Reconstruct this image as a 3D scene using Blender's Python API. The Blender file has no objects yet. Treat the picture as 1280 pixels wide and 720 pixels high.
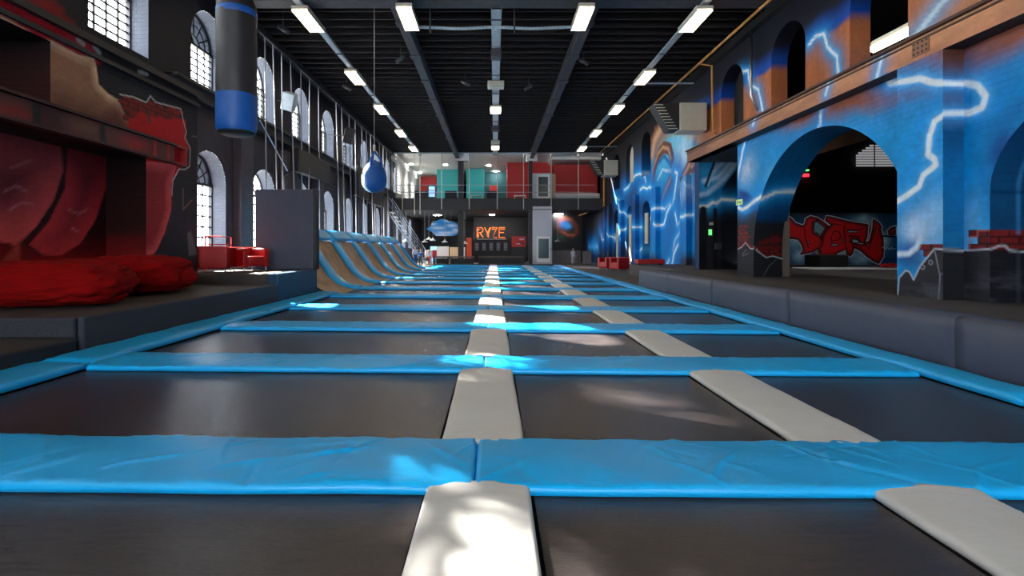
import bpy, math, random
import numpy as np
from mathutils import Vector, Matrix, noise as mnoise
S = bpy.context.scene
random.seed(7); rng = np.random.default_rng(7)

# ------------------------------------------------------------ camera
cam = bpy.data.cameras.new('camera'); cam_o = bpy.data.objects.new('camera', cam)
S.collection.objects.link(cam_o); S.camera = cam_o
cam_o.location = (0, 0, 1.0); cam_o.rotation_euler = (math.pi/2, 0, 0)
cam.sensor_width = 36; cam.lens = 18; cam.shift_x = 22/1280; cam.shift_y = -50/1280
cam.clip_start = .05; cam.clip_end = 300
# ------------------------------------------------------------ world, sun, exposure
W = bpy.data.worlds.new('world'); S.world = W; W.use_nodes = True
bg = W.node_tree.nodes['Background']; bg.inputs[0].default_value = (.90, .95, 1, 1); bg.inputs[1].default_value = 15
sun = bpy.data.lights.new('sun', 'SUN'); sun_o = bpy.data.objects.new('sun', sun); S.collection.objects.link(sun_o)
sun.energy = 75; sun.angle = math.radians(.8); sun.color = (1, .95, .87)
sun_o.rotation_euler = Vector((1.0, -.67, -.77)).to_track_quat('-Z', 'Y').to_euler()
S.view_settings.view_transform = 'Standard'; S.view_settings.look = 'None'
S.view_settings.gamma = 1; S.view_settings.exposure = 0.55; S.view_settings.use_curve_mapping = False

# ------------------------------------------------------------ helpers
def c(r, g, b):
    f = lambda v: ((v/255+.055)/1.055)**2.4 if v > 10 else v/255/12.92
    return (f(r), f(g), f(b))
def PX(px, Y): return (px-618)*Y/640
def PZ(py, Y): return 1-(py-310)*Y/640
MATS = {}
def mat(name, col, rough=.6, metal=0, noise=0, nscale=8, bump=0, bscale=20, emit=0, attr=False, brick=0, coat=0, stretch=(1,1,1), spec=.5, wave=0):
    if name in MATS: return MATS[name]
    m = bpy.data.materials.new(name); m.use_nodes = True; nt = m.node_tree; N = nt.nodes; L = nt.links
    p = N['Principled BSDF']; p.inputs['Roughness'].default_value = rough; p.inputs['Metallic'].default_value = metal
    p.inputs['Specular IOR Level'].default_value = spec
    if coat: p.inputs['Coat Weight'].default_value = coat; p.inputs['Coat Roughness'].default_value = .25
    geo = N.new('ShaderNodeNewGeometry'); mp = N.new('ShaderNodeMapping'); mp.inputs['Scale'].default_value = stretch
    L.new(geo.outputs['Position'], mp.inputs[0])
    if attr:
        a = N.new('ShaderNodeVertexColor'); a.layer_name = 'paint'; src = a.outputs[0]
    else:
        a = N.new('ShaderNodeRGB'); a.outputs[0].default_value = (*col, 1); src = a.outputs[0]
    if noise:
        n = N.new('ShaderNodeTexNoise'); n.inputs['Scale'].default_value = nscale; n.inputs['Detail'].default_value = 5
        L.new(mp.outputs[0], n.inputs['Vector'])
        r = N.new('ShaderNodeMapRange'); r.inputs['From Min'].default_value = .25; r.inputs['From Max'].default_value = .75
        r.inputs['To Min'].default_value = 1-noise; r.inputs['To Max'].default_value = 1+noise
        L.new(n.outputs[0], r.inputs[0])
        x = N.new('ShaderNodeVectorMath'); x.operation = 'SCALE'; L.new(src, x.inputs[0]); L.new(r.outputs[0], x.inputs['Scale']); src = x.outputs[0]
    L.new(src, p.inputs['Base Color'])
    if emit:
        L.new(src, p.inputs['Emission Color']); p.inputs['Emission Strength'].default_value = emit
    hgt = None
    if bump:
        n2 = N.new('ShaderNodeTexNoise'); n2.inputs['Scale'].default_value = bscale; n2.inputs['Detail'].default_value = 4
        L.new(mp.outputs[0], n2.inputs['Vector'])
        b = N.new('ShaderNodeBump'); b.inputs['Strength'].default_value = bump; b.inputs['Distance'].default_value = .02
        L.new(n2.outputs[0], b.inputs['Height']); hgt = b.outputs[0]
    if wave:
        w = N.new('ShaderNodeTexNoise'); w.inputs['Scale'].default_value = 3; w.inputs['Detail'].default_value = 2; w.inputs['Distortion'].default_value = 1.2
        m2 = N.new('ShaderNodeMapping'); m2.inputs['Scale'].default_value = (1.2, 3.5, 1); m2.inputs['Rotation'].default_value = (0, 0, .7)
        L.new(geo.outputs['Position'], m2.inputs[0]); L.new(m2.outputs[0], w.inputs['Vector'])
        a1 = N.new('ShaderNodeMath'); a1.operation = 'SUBTRACT'; a1.inputs[1].default_value = .5; L.new(w.outputs[0], a1.inputs[0])
        a2 = N.new('ShaderNodeMath'); a2.operation = 'ABSOLUTE'; L.new(a1.outputs[0], a2.inputs[0])
        a3 = N.new('ShaderNodeMath'); a3.operation = 'POWER'; a3.inputs[1].default_value = .6; L.new(a2.outputs[0], a3.inputs[0])
        b = N.new('ShaderNodeBump'); b.inputs['Strength'].default_value = wave; b.inputs['Distance'].default_value = .05
        L.new(a3.outputs[0], b.inputs['Height'])
        if hgt: L.new(hgt, b.inputs['Normal'])
        hgt = b.outputs[0]
    if brick:
        # bricks on a wall: along = x+y, up = z
        sp = N.new('ShaderNodeSeparateXYZ'); L.new(geo.outputs['Position'], sp.inputs[0])
        ad = N.new('ShaderNodeMath'); ad.operation = 'ADD'; L.new(sp.outputs[0], ad.inputs[0]); L.new(sp.outputs[1], ad.inputs[1])
        cb = N.new('ShaderNodeCombineXYZ'); L.new(ad.outputs[0], cb.inputs[0]); L.new(sp.outputs[2], cb.inputs[1])
        bt = N.new('ShaderNodeTexBrick'); bt.inputs['Scale'].default_value = 1; bt.inputs['Brick Width'].default_value = .22
        bt.inputs['Row Height'].default_value = .075; bt.inputs['Mortar Size'].default_value = .007; bt.inputs['Mortar Smooth'].default_value = .4
        L.new(cb.outputs[0], bt.inputs['Vector'])
        b = N.new('ShaderNodeBump'); b.inputs['Strength'].default_value = brick; b.inputs['Distance'].default_value = .012; b.invert = True
        L.new(bt.outputs['Fac'], b.inputs['Height'])
        if hgt: L.new(hgt, b.inputs['Normal'])
        hgt = b.outputs[0]
    if hgt: L.new(hgt, p.inputs['Normal'])
    MATS[name] = m; return m

def glassmat():
    m = bpy.data.materials.new('window_glass'); m.use_nodes = True; nt = m.node_tree; N = nt.nodes; L = nt.links
    N.remove(N['Principled BSDF']); t = N.new('ShaderNodeBsdfTransparent'); g = N.new('ShaderNodeBsdfGlossy'); g.inputs['Roughness'].default_value = .03
    t.inputs[0].default_value = (.95, .97, .97, 1)
    x = N.new('ShaderNodeMixShader'); f = N.new('ShaderNodeFresnel'); f.inputs[0].default_value = 1.25
    L.new(f.outputs[0], x.inputs[0]); L.new(t.outputs[0], x.inputs[1]); L.new(g.outputs[0], x.inputs[2]); L.new(x.outputs[0], N['Material Output'].inputs[0])
    return m
GLASS = glassmat()

def link(o, parent=None):
    S.collection.objects.link(o)
    if parent: o.parent = parent
    return o
def tag(o, label=None, cat=None, group=None, kind=None):
    if label: o['label'] = label
    if cat: o['category'] = cat
    if group: o['group'] = group
    if kind: o['kind'] = kind
    return o
def empty(name, label, cat, loc=(0,0,0), group=None):
    o = bpy.data.objects.new(name, None); o.location = loc; o.empty_display_size = .1; link(o)
    return tag(o, label, cat, group)

class MB:
    def __init__(s): s.v = []; s.f = []
    def add(s, vs, fs):
        n = len(s.v); s.v += [tuple(v) for v in vs]; s.f += [tuple(i+n for i in f) for f in fs]; return s
    def box(s, x0, x1, y0, y1, z0, z1):
        v = [(x0,y0,z0),(x1,y0,z0),(x1,y1,z0),(x0,y1,z0),(x0,y0,z1),(x1,y0,z1),(x1,y1,z1),(x0,y1,z1)]
        return s.add(v, [(0,3,2,1),(4,5,6,7),(0,1,5,4),(1,2,6,5),(2,3,7,6),(3,0,4,7)])
    def rbox(s, x0, x1, y0, y1, z0, z1, r=.03):
        # box with chamfered edges
        r = min(r, (x1-x0)/2.1, (y1-y0)/2.1, (z1-z0)/2.1)
        import bmesh
        bm = bmesh.new(); bmesh.ops.create_cube(bm, size=1)
        for v in bm.verts: v.co = Vector(((x0+x1)/2+v.co.x*(x1-x0), (y0+y1)/2+v.co.y*(y1-y0), (z0+z1)/2+v.co.z*(z1-z0)))
        bmesh.ops.bevel(bm, geom=bm.edges[:], offset=r, segments=2, affect='EDGES', profile=.5)
        bm.verts.index_update()
        s.add([v.co[:] for v in bm.verts], [[v.index for v in f.verts] for f in bm.faces]); bm.free(); return s
    def tube(s, pts, r, n=6, cap=True, radii=None):
        pts = [Vector(p) for p in pts]; base = len(s.v); up = None
        for i, p in enumerate(pts):
            d = (pts[min(i+1, len(pts)-1)]-pts[max(i-1, 0)]).normalized()
            a = Vector((0,0,1)) if abs(d.z) < .9 else Vector((1,0,0))
            if up is not None: a = up
            u = d.cross(a).normalized(); w = d.cross(u).normalized(); up = -w if False else a
            rr = radii[i] if radii else r
            for k in range(n):
                t = 2*math.pi*k/n; s.v.append(tuple(p+u*math.cos(t)*rr+w*math.sin(t)*rr))
        for i in range(len(pts)-1):
            for k in range(n):
                a = base+i*n+k; b = base+i*n+(k+1)%n
                s.f.append((a, b, b+n, a+n))
        if cap:
            s.f.append(tuple(base+k for k in range(n))[::-1]); e = base+(len(pts)-1)*n; s.f.append(tuple(e+k for k in range(n)))
        return s
    def lathe(s, cx, cy, prof, n=20):
        # prof list of (r,z)
        base = len(s.v)
        for r, z in prof:
            for k in range(n):
                t = 2*math.pi*k/n; s.v.append((cx+r*math.cos(t), cy+r*math.sin(t), z))
        for i in range(len(prof)-1):
            for k in range(n):
                a = base+i*n+k; b = base+i*n+(k+1)%n; s.f.append((a, b, b+n, a+n))
        return s
    def build(s, name, m, parent=None, smooth=False, loc=None):
        me = bpy.data.meshes.new(name); me.from_pydata(s.v, [], s.f); me.materials.append(m)
        if smooth: me.polygons.foreach_set('use_smooth', [True]*len(me.polygons))
        me.update(); o = bpy.data.objects.new(name, me)
        link(o, parent)
        if parent is not None:
            # children are written in world coordinates: undo every ancestor's location
            if parent.parent is None: o.matrix_parent_inverse = Matrix.Translation(-parent.location)
            else: o.matrix_parent_inverse = Matrix.Identity(4)
        if parent is None:
            # origin at the base of the thing
            co = np.array(s.v); ctr = np.array([(co[:,0].min()+co[:,0].max())/2, (co[:,1].min()+co[:,1].max())/2, co[:,2].min()])
            me.vertices.foreach_set('co', (co-ctr).ravel()); o.location = ctr; me.update()
        return o
def struct(name, mb, m, smooth=False): return tag(mb.build(name, m, smooth=smooth), kind='structure')
def copy_tree(o, parent=None):
    q = o.copy(); link(q)
    if parent is not None:
        q.parent = parent; q.matrix_parent_inverse = o.matrix_parent_inverse.copy()
    for ch in list(o.children): copy_tree(ch, q)
    return q
ORD = ['first','second','third','fourth','fifth','sixth','seventh','eighth','ninth','tenth','eleventh','twelfth','thirteenth','fourteenth','fifteenth','sixteenth','seventeenth','eighteenth','nineteenth','twentieth','twenty-first','twenty-second']

# ------------------------------------------------------------ wall painting (colours that stay on the wall)
def vnoise(x, y, seed=0):
    xi = np.floor(x).astype(np.int64); yi = np.floor(y).astype(np.int64); fx = x-xi; fy = y-yi
    def h(a, b):
        n = (a*374761393+b*668265263+seed*1274126177) & 0xffffffff
        n = ((n ^ (n >> 13))*1274126177) & 0xffffffff
        return ((n ^ (n >> 16)) & 0xffff)/65535.
    sx = fx*fx*(3-2*fx); sy = fy*fy*(3-2*fy)
    return (h(xi,yi)*(1-sx)+h(xi+1,yi)*sx)*(1-sy)+(h(xi,yi+1)*(1-sx)+h(xi+1,yi+1)*sx)*sy
def fbm(x, y, seed=0, o=4):
    r = 0; a = .5
    for i in range(o): r = r+a*vnoise(x*2**i, y*2**i, seed+i); a *= .5
    return r/(1-.5**o)
def segdist(U, V, pts):
    d = np.full(U.shape, 1e9)
    for (a, b), (e, f) in zip(pts[:-1], pts[1:]):
        dx, dy = e-a, f-b; t = np.clip(((U-a)*dx+(V-b)*dy)/(dx*dx+dy*dy+1e-12), 0, 1)
        d = np.minimum(d, np.hypot(U-a-t*dx, V-b-t*dy))
    return d
def inside(U, V, pts):
    r = np.zeros(U.shape, bool); n = len(pts)
    for i in range(n):
        x1, y1 = pts[i]; x2, y2 = pts[(i+1) % n]
        if y1 == y2: continue
        r ^= ((y1 > V) != (y2 > V)) & (U < (x2-x1)*(V-y1)/(y2-y1)+x1)
    return r
class Mural:
    """axis 'x': wall at constant x, coordinates (y,z); axis 'y': wall at constant y, coordinates (x,z)"""
    def __init__(s, axis, at): s.axis = axis; s.at = at; s.ops = []
    def P(s, pts):
        r = []
        for px, py in pts:
            if s.axis == 'x': Y = 640*s.at/(px-618); r.append((Y, PZ(py, Y)))
            else: r.append((PX(px, s.at), PZ(py, s.at)))
        return r
    def fill(s, col): s.ops.append(lambda U, V, C: np.tile(np.array(col), (len(U), 1))); return s
    def vgrad(s, stops, wob=.1, sc=2, seed=1):
        zs = [q[0] for q in stops]
        def f(U, V, C):
            VV = V+wob*(fbm(U*sc, V*sc, seed)-.5)*2
            return np.stack([np.interp(VV, zs, [q[1][k] for q in stops]) for k in range(3)], 1)
        s.ops.append(f); return s
    def mixop(s, w, col):
        def f(U, V, C):
            a = np.clip(w(U, V), 0, 1)[:, None]; return C*(1-a)+np.array(col)*a
        s.ops.append(f); return s
    def poly(s, pts, col, soft=.02, raw=False, alpha=1, wob=0):
        P = pts if raw else s.P(pts)
        def w(U, V):
            if wob: U = U+wob*(fbm(U*5, V*5, 3)-.5)*2; V = V+wob*(fbm(U*5+9, V*5, 5)-.5)*2
            d = segdist(U, V, P+[P[0]]); d = np.where(inside(U, V, P), d, -d)
            return alpha*np.clip(d/soft+.5, 0, 1)
        return s.mixop(w, col)
    def shade(s, pts, col_a, col_b, rad, raw=False):
        """polygon with its rim in col_a and its middle in col_b"""
        P = pts if raw else s.P(pts)
        def f(U, V, C):
            d = segdist(U, V, P+[P[0]]); ins = inside(U, V, P)
            t = np.clip(d/rad, 0, 1)[:, None]; col = np.array(col_a)*(1-t)+np.array(col_b)*t
            a = np.where(ins, np.clip(d/.02, 0, 1), 0)[:, None]
            return C*(1-a)+col*a
        s.ops.append(f); return s
    def stroke(s, pts, wd, col, soft=.015, raw=False, alpha=1):
        P = pts if raw else s.P(pts)
        return s.mixop(lambda U, V: alpha*np.clip((wd/2-segdist(U, V, P))/soft+.5, 0, 1), col)
    def glow(s, pts, rad, col, k=1, raw=False):
        P = pts if raw else s.P(pts)
        return s.mixop(lambda U, V: k*np.exp(-(segdist(U, V, P)/rad)**2)*(.75+.5*fbm(U*4, V*4, 11)), col)
    def bolt(s, pts, wd=.05, g=.3, raw=False):
        P = pts if raw else s.P(pts)
        Q = [P[0]]
        for a, b in zip(P[:-1], P[1:]):
            L = math.hypot(b[0]-a[0], b[1]-a[1]); n = max(1, int(L/.18))
            for i in range(1, n+1):
                t = i/n; j = .018 if i < n else 0
                Q.append((a[0]+(b[0]-a[0])*t+random.uniform(-j, j), a[1]+(b[1]-a[1])*t+random.uniform(-j, j)))
        s.glow(Q, g, c(0, 150, 225), .8, True); s.glow(Q, g*.36, c(110, 200, 250), .75, True)
        return s.stroke(Q, wd, c(240, 248, 255), .03, True)
    def cloud(s, cx, cy, rx, ry, col, k=.9, seed=5):
        (u, v), = s.P([(cx, cy)]); (u1, v1), = s.P([(cx+rx, cy+ry)]); ru = abs(u1-u)+.02; rv = abs(v1-v)+.02
        return s.mixop(lambda U, V: k*np.exp(-(((U-u)/ru)**2+((V-v)/rv)**2))*(.4+1.1*fbm(U*4, V*4, seed)), col)
    def bricks(s, pts, raw=False, bw=.22, bh=.075, col=c(120, 32, 34)):
        P = pts if raw else s.P(pts)
        def f(U, V, C):
            row = np.floor(V/bh); uu = U/bw+.5*(row % 2)
            # whole bricks only: test at brick centres
            cu = (np.floor(uu)+.5-.5*(row % 2))*bw; cv = (row+.5)*bh
            ins = inside(cu, cv, P); mort = (np.abs(uu-np.round(uu)) < .06) | (np.abs(V/bh-np.round(V/bh)) < .13)
            cc = np.array(col)*(.8+.4*vnoise(np.floor(uu)*3.1, row*1.7, 2))[:, None]
            cc = np.where(mort[:, None], np.array(c(60, 18, 22)), cc)
            return np.where(ins[:, None], cc, C)
        s.ops.append(f); return s
    def grain(s, k=.15, sc=6, sx=1):
        s.ops.append(lambda U, V, C: C*(1-k+2*k*fbm(U*sc*sx, V*sc, 21))[:, None]); return s
    def eval(s, U, V):
        C = np.zeros((len(U), 3))
        for o in s.ops: C = o(U, V, C)
        return np.clip(C, 0, 1)

class Surf:
    """painted surface made of regular patches, one mesh"""
    def __init__(s): s.v = []; s.f = []; s.c = []; s.n = 0
    def grid(s, pos, col, nu, nv):
        s.v.append(pos); s.c.append(col)
        i = np.arange(nu*nv).reshape(nu, nv)+s.n
        s.f.append(np.stack([i[:-1,:-1], i[1:,:-1], i[1:,1:], i[:-1,1:]], -1).reshape(-1, 4)); s.n += nu*nv
    def patch(s, mu, us, lo, hi, nv, at=None):
        us = np.asarray(us, float); at = mu.at if at is None else at
        L = lo(us) if callable(lo) else np.full(len(us), float(lo)); H = hi(us) if callable(hi) else np.full(len(us), float(hi))
        t = np.linspace(0, 1, nv); U = np.repeat(us, nv); V = (L[:, None]*(1-t)+H[:, None]*t).ravel()
        A = np.full(len(U), at)
        pos = np.stack([A, U, V], 1) if mu.axis == 'x' else np.stack([U, A, V], 1)
        s.grid(pos, mu.eval(U, V), len(us), nv)
    def rect(s, mu, u0, u1, v0, v1, res=.04, at=None):
        if u1-u0 < 1e-4 or v1-v0 < 1e-4: return
        s.patch(mu, np.linspace(u0, u1, max(2, int((u1-u0)/res)+1)), v0, v1, max(2, int((v1-v0)/res)+1), at)
    def reveal(s, mu, path, a0, a1, na=4, axis='x', fixed=None):
        P = np.array(path); n = len(P); t = np.linspace(a0, a1, na)
        U = np.repeat(P[:, 0], na); V = np.repeat(P[:, 1], na); A = np.tile(t, n)
        pos = np.stack([A, U, V], 1) if axis == 'x' else np.stack([U, A, V], 1)
        col = mu.eval(U, V) if fixed is None else np.tile(np.array(fixed), (len(U), 1))
        s.grid(pos, col, n, na)
    def build(s, name, m, parent=None):
        v = np.concatenate(s.v); f = np.concatenate(s.f); cc = np.concatenate(s.c)
        me = bpy.data.meshes.new(name); me.vertices.add(len(v)); me.vertices.foreach_set('co', v.ravel())
        me.loops.add(len(f)*4); me.loops.foreach_set('vertex_index', f.ravel()); me.polygons.add(len(f))
        me.polygons.foreach_set('loop_start', np.arange(len(f))*4); me.polygons.foreach_set('loop_total', np.full(len(f), 4))
        a = me.color_attributes.new('paint', 'FLOAT_COLOR', 'POINT')
        a.data.foreach_set('color', np.concatenate([cc, np.ones((len(cc), 1))], 1).ravel())
        me.materials.append(m); me.update(calc_edges=True)
        o = bpy.data.objects.new(name, me)
        link(o, parent)
        if parent is not None: o.matrix_parent_inverse = Matrix.Translation(-parent.location)
        return o
def arch_path(yc, r, zb, zs, k=1, n=24, sill=False):
    p = [(yc-r, z) for z in np.linspace(zb, zs, 8)[:-1]]
    p += [(yc-r*math.cos(t), zs+k*r*math.sin(t)) for t in np.linspace(0, math.pi, n)]
    p += [(yc+r, z) for z in np.linspace(zs, zb, 8)[1:]]
    if sill: p = p+[(yc-r, zb)]
    return p
def arch_us(yc, r, n=26): return yc-r*np.cos(np.linspace(0, math.pi, n))
def arch_top(yc, r, zs, k=1): return lambda u: zs+k*np.sqrt(np.maximum(r*r-(u-yc)**2, 0))

# ------------------------------------------------------------ materials
M_black = mat('black_paint', (.012,.012,.014), .55, noise=.3)
M_wall = mat('painted_brick', (.03,.03,.035), .62, attr=True, noise=.12, nscale=14, brick=.6, bump=.15, bscale=30, spec=.22)
M_wall2 = mat('painted_smooth', (.03,.03,.035), .6, attr=True, noise=.10, nscale=14, bump=.1, bscale=30)
M_blue = mat('blue_vinyl', c(14, 176, 246), .38, noise=.07, nscale=2.5, wave=.05, bump=.04, bscale=14, spec=.5)
M_white = mat('white_vinyl', c(214, 212, 208), .48, noise=.05, nscale=3, wave=.05, bump=.05, bscale=60)
M_bed = mat('woven_mat', c(58, 52, 52), .27, noise=.16, nscale=6, bump=.12, bscale=55, stretch=(1,7,1), spec=.5)
M_ramp = mat('brown_woven_mat', c(185, 152, 122), .6, noise=.3, nscale=3, bump=.2, bscale=70)  # paler and browner than the flat beds, with blotchy variation
M_pad_dark = mat('slate_vinyl', c(66, 70, 88), .5, noise=.08, nscale=5, bump=.12, bscale=14, stretch=(1,3,.4))
M_rubber = mat('rubber_floor', c(70, 64, 62), .75, noise=.25, nscale=40, bump=.35, bscale=160)
M_carpet = mat('speckled_carpet', c(60, 62, 72), .9, noise=.7, nscale=120, bump=.5, bscale=200)
M_bluelit_pad = mat('blue_lit_vinyl', c(12, 62, 92), .45, noise=.1, nscale=4, bump=.1, bscale=12)  # dark pad; the blue light falling on it is put into its colour
M_red = mat('red_leather', c(165, 8, 14), .42, noise=.1, nscale=5, bump=.12, bscale=40)
M_bean = mat('red_canvas', c(140, 4, 6), .9, noise=.2, nscale=6, bump=.5, bscale=7, stretch=(1,1,5), spec=.15)
M_chrome = mat('steel', c(190, 190, 195), .3, 1)
M_galv = mat('galvanised_steel', c(165, 178, 190), .5, .15, noise=.15, nscale=12)
M_dsteel = mat('dark_steel', c(66, 66, 72), .5, .3, noise=.3, nscale=6)
M_joist = mat('black_timber', c(40, 37, 40), .7, spec=.25, noise=.5, nscale=5, stretch=(1,6,6))
M_deck = mat('black_boards', c(9, 8, 10), .9, spec=.1, noise=.3, nscale=3)
M_lamp = mat('lamp_glow', (1, .82, .56), .5, emit=9)
M_wlamp = mat('white_lamp_glow', (1, .95, .88), .5, emit=130)
M_cream = mat('cream_metal', c(190, 186, 172), .5, noise=.06)
M_pipe = mat('ochre_pipe', c(196, 140, 66), .45, noise=.15)
M_rope = mat('grey_rope', c(150, 150, 158), .7)
M_wht = mat('white_plaster', c(225, 222, 218), .7, noise=.04)
M_grywht = mat('grey_white_board', c(186, 186, 196), .6, noise=.04)
M_teal = mat('teal_paint', c(30, 150, 155), .6, noise=.05)
M_dteal = mat('dark_teal_paint', c(22, 84, 92), .6, noise=.05)
M_redp = mat('coral_red_paint', c(200, 52, 52), .6, noise=.05)
M_orange = mat('orange_neon', (1, .20, .03), .5, emit=1.3)
M_orp = mat('orange_paint', c(226, 84, 50), .6, noise=.06)
M_bagblk = mat('bag_black_leather', c(36, 34, 38), .5, noise=.2, nscale=5, bump=.3, bscale=6)
M_bagblue = mat('bag_blue_leather', c(0, 80, 158), .5, noise=.12, nscale=6, bump=.3, bscale=9)
M_ballwht = mat('ball_white_leather', c(190, 205, 215), .4, noise=.1, bump=.1, bscale=9)
M_frame = mat('window_iron', c(30, 32, 38), .5, .2)
M_dark = mat('charcoal', c(34, 33, 37), .6, noise=.2)
M_screen = mat('screen_glow', (.25, .5, .9), .4, emit=1.0)
M_green = mat('green_sign_glow', (.15, .9, .2), .5, emit=.9)
M_redled = mat('red_led', (1, .02, .03), .5, emit=2.5)
M_ground = mat('bounce_ground', c(180, 178, 172), .8, noise=.1)
M_leaf = mat('leaf', c(60, 95, 40), .6, noise=.3)
M_bark = mat('bark', c(70, 58, 48), .8, noise=.3, bump=.4)
M_skin = mat('skin', c(205, 160, 135), .55)
M_fabw = mat('pale_fabric', c(205, 210, 225), .8, noise=.1)
M_fabb = mat('blue_fabric', c(40, 90, 160), .8, noise=.1)
M_fabd = mat('dark_fabric', c(40, 40, 52), .8, noise=.1)
M_hair = mat('hair', c(50, 36, 28), .7)
M_grate = mat('grate', c(28, 26, 26), .6)
M_net = mat('net_fabric', c(84, 82, 88), .8, noise=.2)
M_brickw = mat('grey_brickwork', c(120, 112, 110), .8, noise=.2, nscale=12, brick=1.0)
M_steelgloss = mat('pale_steel_glass', c(60, 78, 84), .15, .2)
M_plywood = mat('pale_timber', c(220, 190, 150), .6, noise=.1)

# ============================================================ LARGE STRUCTURE
ZC = 7.15
struct('floor', MB().box(-6.6, 7.1, -9, 45, -.30, -.12), M_dark)
struct('floor', MB().box(3.97, 7.0, 14.05, 32, -.12, 0), M_rubber)
struct('floor', MB().box(-6.4, -5.25, 11.5, 32, -.12, 0).box(-5.25,-3.50,26.0,31.45,-.12,0), M_rubber)
struct('floor', MB().box(-6.6, 7.1, 31.45, 45, -.12, 0), M_rubber)
o = struct('floor', MB().box(-60, -7.0, -40, 60, -1.2, -1.0), M_ground)  # unseen ground outside, added pale to bounce daylight indoors

# right platform (padded front) and left platforms
def seam_platform(name, x0, x1, y0, y1, z0, z1): return struct(name, MB().rbox(x0, x1, y0, y1, z0, z1, .025), M_rubber)
seam_platform('floor', 4.05, 22, -9, 14.0, -.12, .40)
seam_platform('floor', 5.0, 6.9, 14.02, 19, .0, .40)
seam_platform('floor', -6.4, -4.02, 4.92, 9.4, -.12, .33)
struct('floor', MB().rbox(-6.4, -4.02, -9, 4.90, -.12, .14, .02), M_rubber)
struct('floor', MB().rbox(-6.4, -4.02, 9.42, 11.42, -.12, .52, .02), M_rubber)
# loose front pads of the platforms
def tz(x): return -.008*x
edge = [-6.0, -3.4, -.8, 1.8, 4.4, 6.9, 9.3, 11.7, 14.0]
for i in range(8):
    y0, y1 = edge[i]+.004, edge[i+1]-.004
    b = MB(); n = 24; 
    # soft padded panel with slight vertical creases
    prof = [(3.97, -.10), (3.955, .0), (3.95, .3), (3.955, .385), (3.985, .418), (4.08, .425), (4.16, .42), (4.16, .40), (4.06, .40), (4.05, -.10)]
    for k in range(n+1):
        y = y0+(y1-y0)*k/n; e = 1 if 0 < k < n else .4
        for j, (x, z) in enumerate(prof):
            dx = .006*mnoise.noise((y*6, z*1.5, i)) if 0 < j < 5 else 0
            b.v.append((x+dx, y, z))
    m = len(prof)
    for k in range(n):
        for j in range(m): a = k*m+j; q = k*m+(j+1) % m; b.f.append((a, a+m, q+m, q))
    b.f.append(tuple(range(m))); b.f.append(tuple(n*m+j for j in range(m))[::-1])
    o = b.build('edge_pad', M_pad_dark, smooth=True)
    ii = 7-i
    tag(o, f'slate vinyl pad edging the right platform, {ORD[ii]} from its far end', 'pad', 'slate pads along the right platform')
def facepad(x0, x1, y0, y1, z0, z1, m, label):
    return tag(MB().rbox(x0, x1, y0, y1, z0, z1, .02).build('edge_pad', m), label, 'pad')
facepad(-4.02, -3.95, 4.92, 9.38, -.10, .335, M_carpet, 'dark speckled carpet riser along the left platform beside the blue border')
facepad(-6.4, -4.0, 4.86, 4.92, .142, .335, M_carpet, 'speckled grey carpet riser facing the camera at the left step')
facepad(-4.02, -3.95, -6, 4.85, -.10, .145, M_dark, 'black side face of the lowest left step')
facepad(-4.14, -3.95, 9.36, 11.42, -.10, .53, M_bluelit_pad, 'blue-lit dark padded side of the raised left platform below the tall panel')

# ---------------- ceiling
ceil = struct('ceiling', MB().box(-6.6, 7.1, -9, 32, ZC, ZC+.1), M_deck)
jm = None
y = -8.8; k = 0
while y < 31.9:
    if jm is None:
        jo = MB().box(-6.4, 6.9, -.028, .028, ZC-.24, ZC).build('joist', M_joist, ceil); jo.location.y = y; jm = jo
    else:
        jo = jm.copy(); link(jo); jo.parent = ceil; jo.location.y = y
    jo.matrix_parent_inverse = Matrix.Translation(-ceil.location)
    y += .45
for x in (-2.3, 2.32):
    b = MB().box(x-.12, x+.12, -9, 32, 6.58, 6.62).box(x-.03, x+.03, -9, 32, 6.62, 6.90).box(x-.12, x+.12, -9, 32, 6.90, 6.93)
    for q in range(9): b.box(x-.15, x+.15, 12.6+q*2.2, 12.9+q*2.2, 6.56, 6.585)
    o = b.build('girder', M_dsteel, ceil); 
b = MB().box(-6.4, 6.9, 11.95, 12.35, 6.78, 6.83).box(-6.4, 6.9, 12.12, 12.18, 6.83, 6.93)
for x in (-5,-3.4,-1.1, 0.03, 1.4, 3.4, 5): b.box(x-.05, x+.05, 11.97, 12.3, 6.83, 6.93)
b.build('cross_girder', M_dsteel, ceil)
struct('trim_1', MB().box(-6.4, -6.22, -9, 32, 6.72, 6.93), M_black)
struct('trim_2', MB().box(6.72, 6.9, -9, 32, 6.72, 6.93), M_black)

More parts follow.
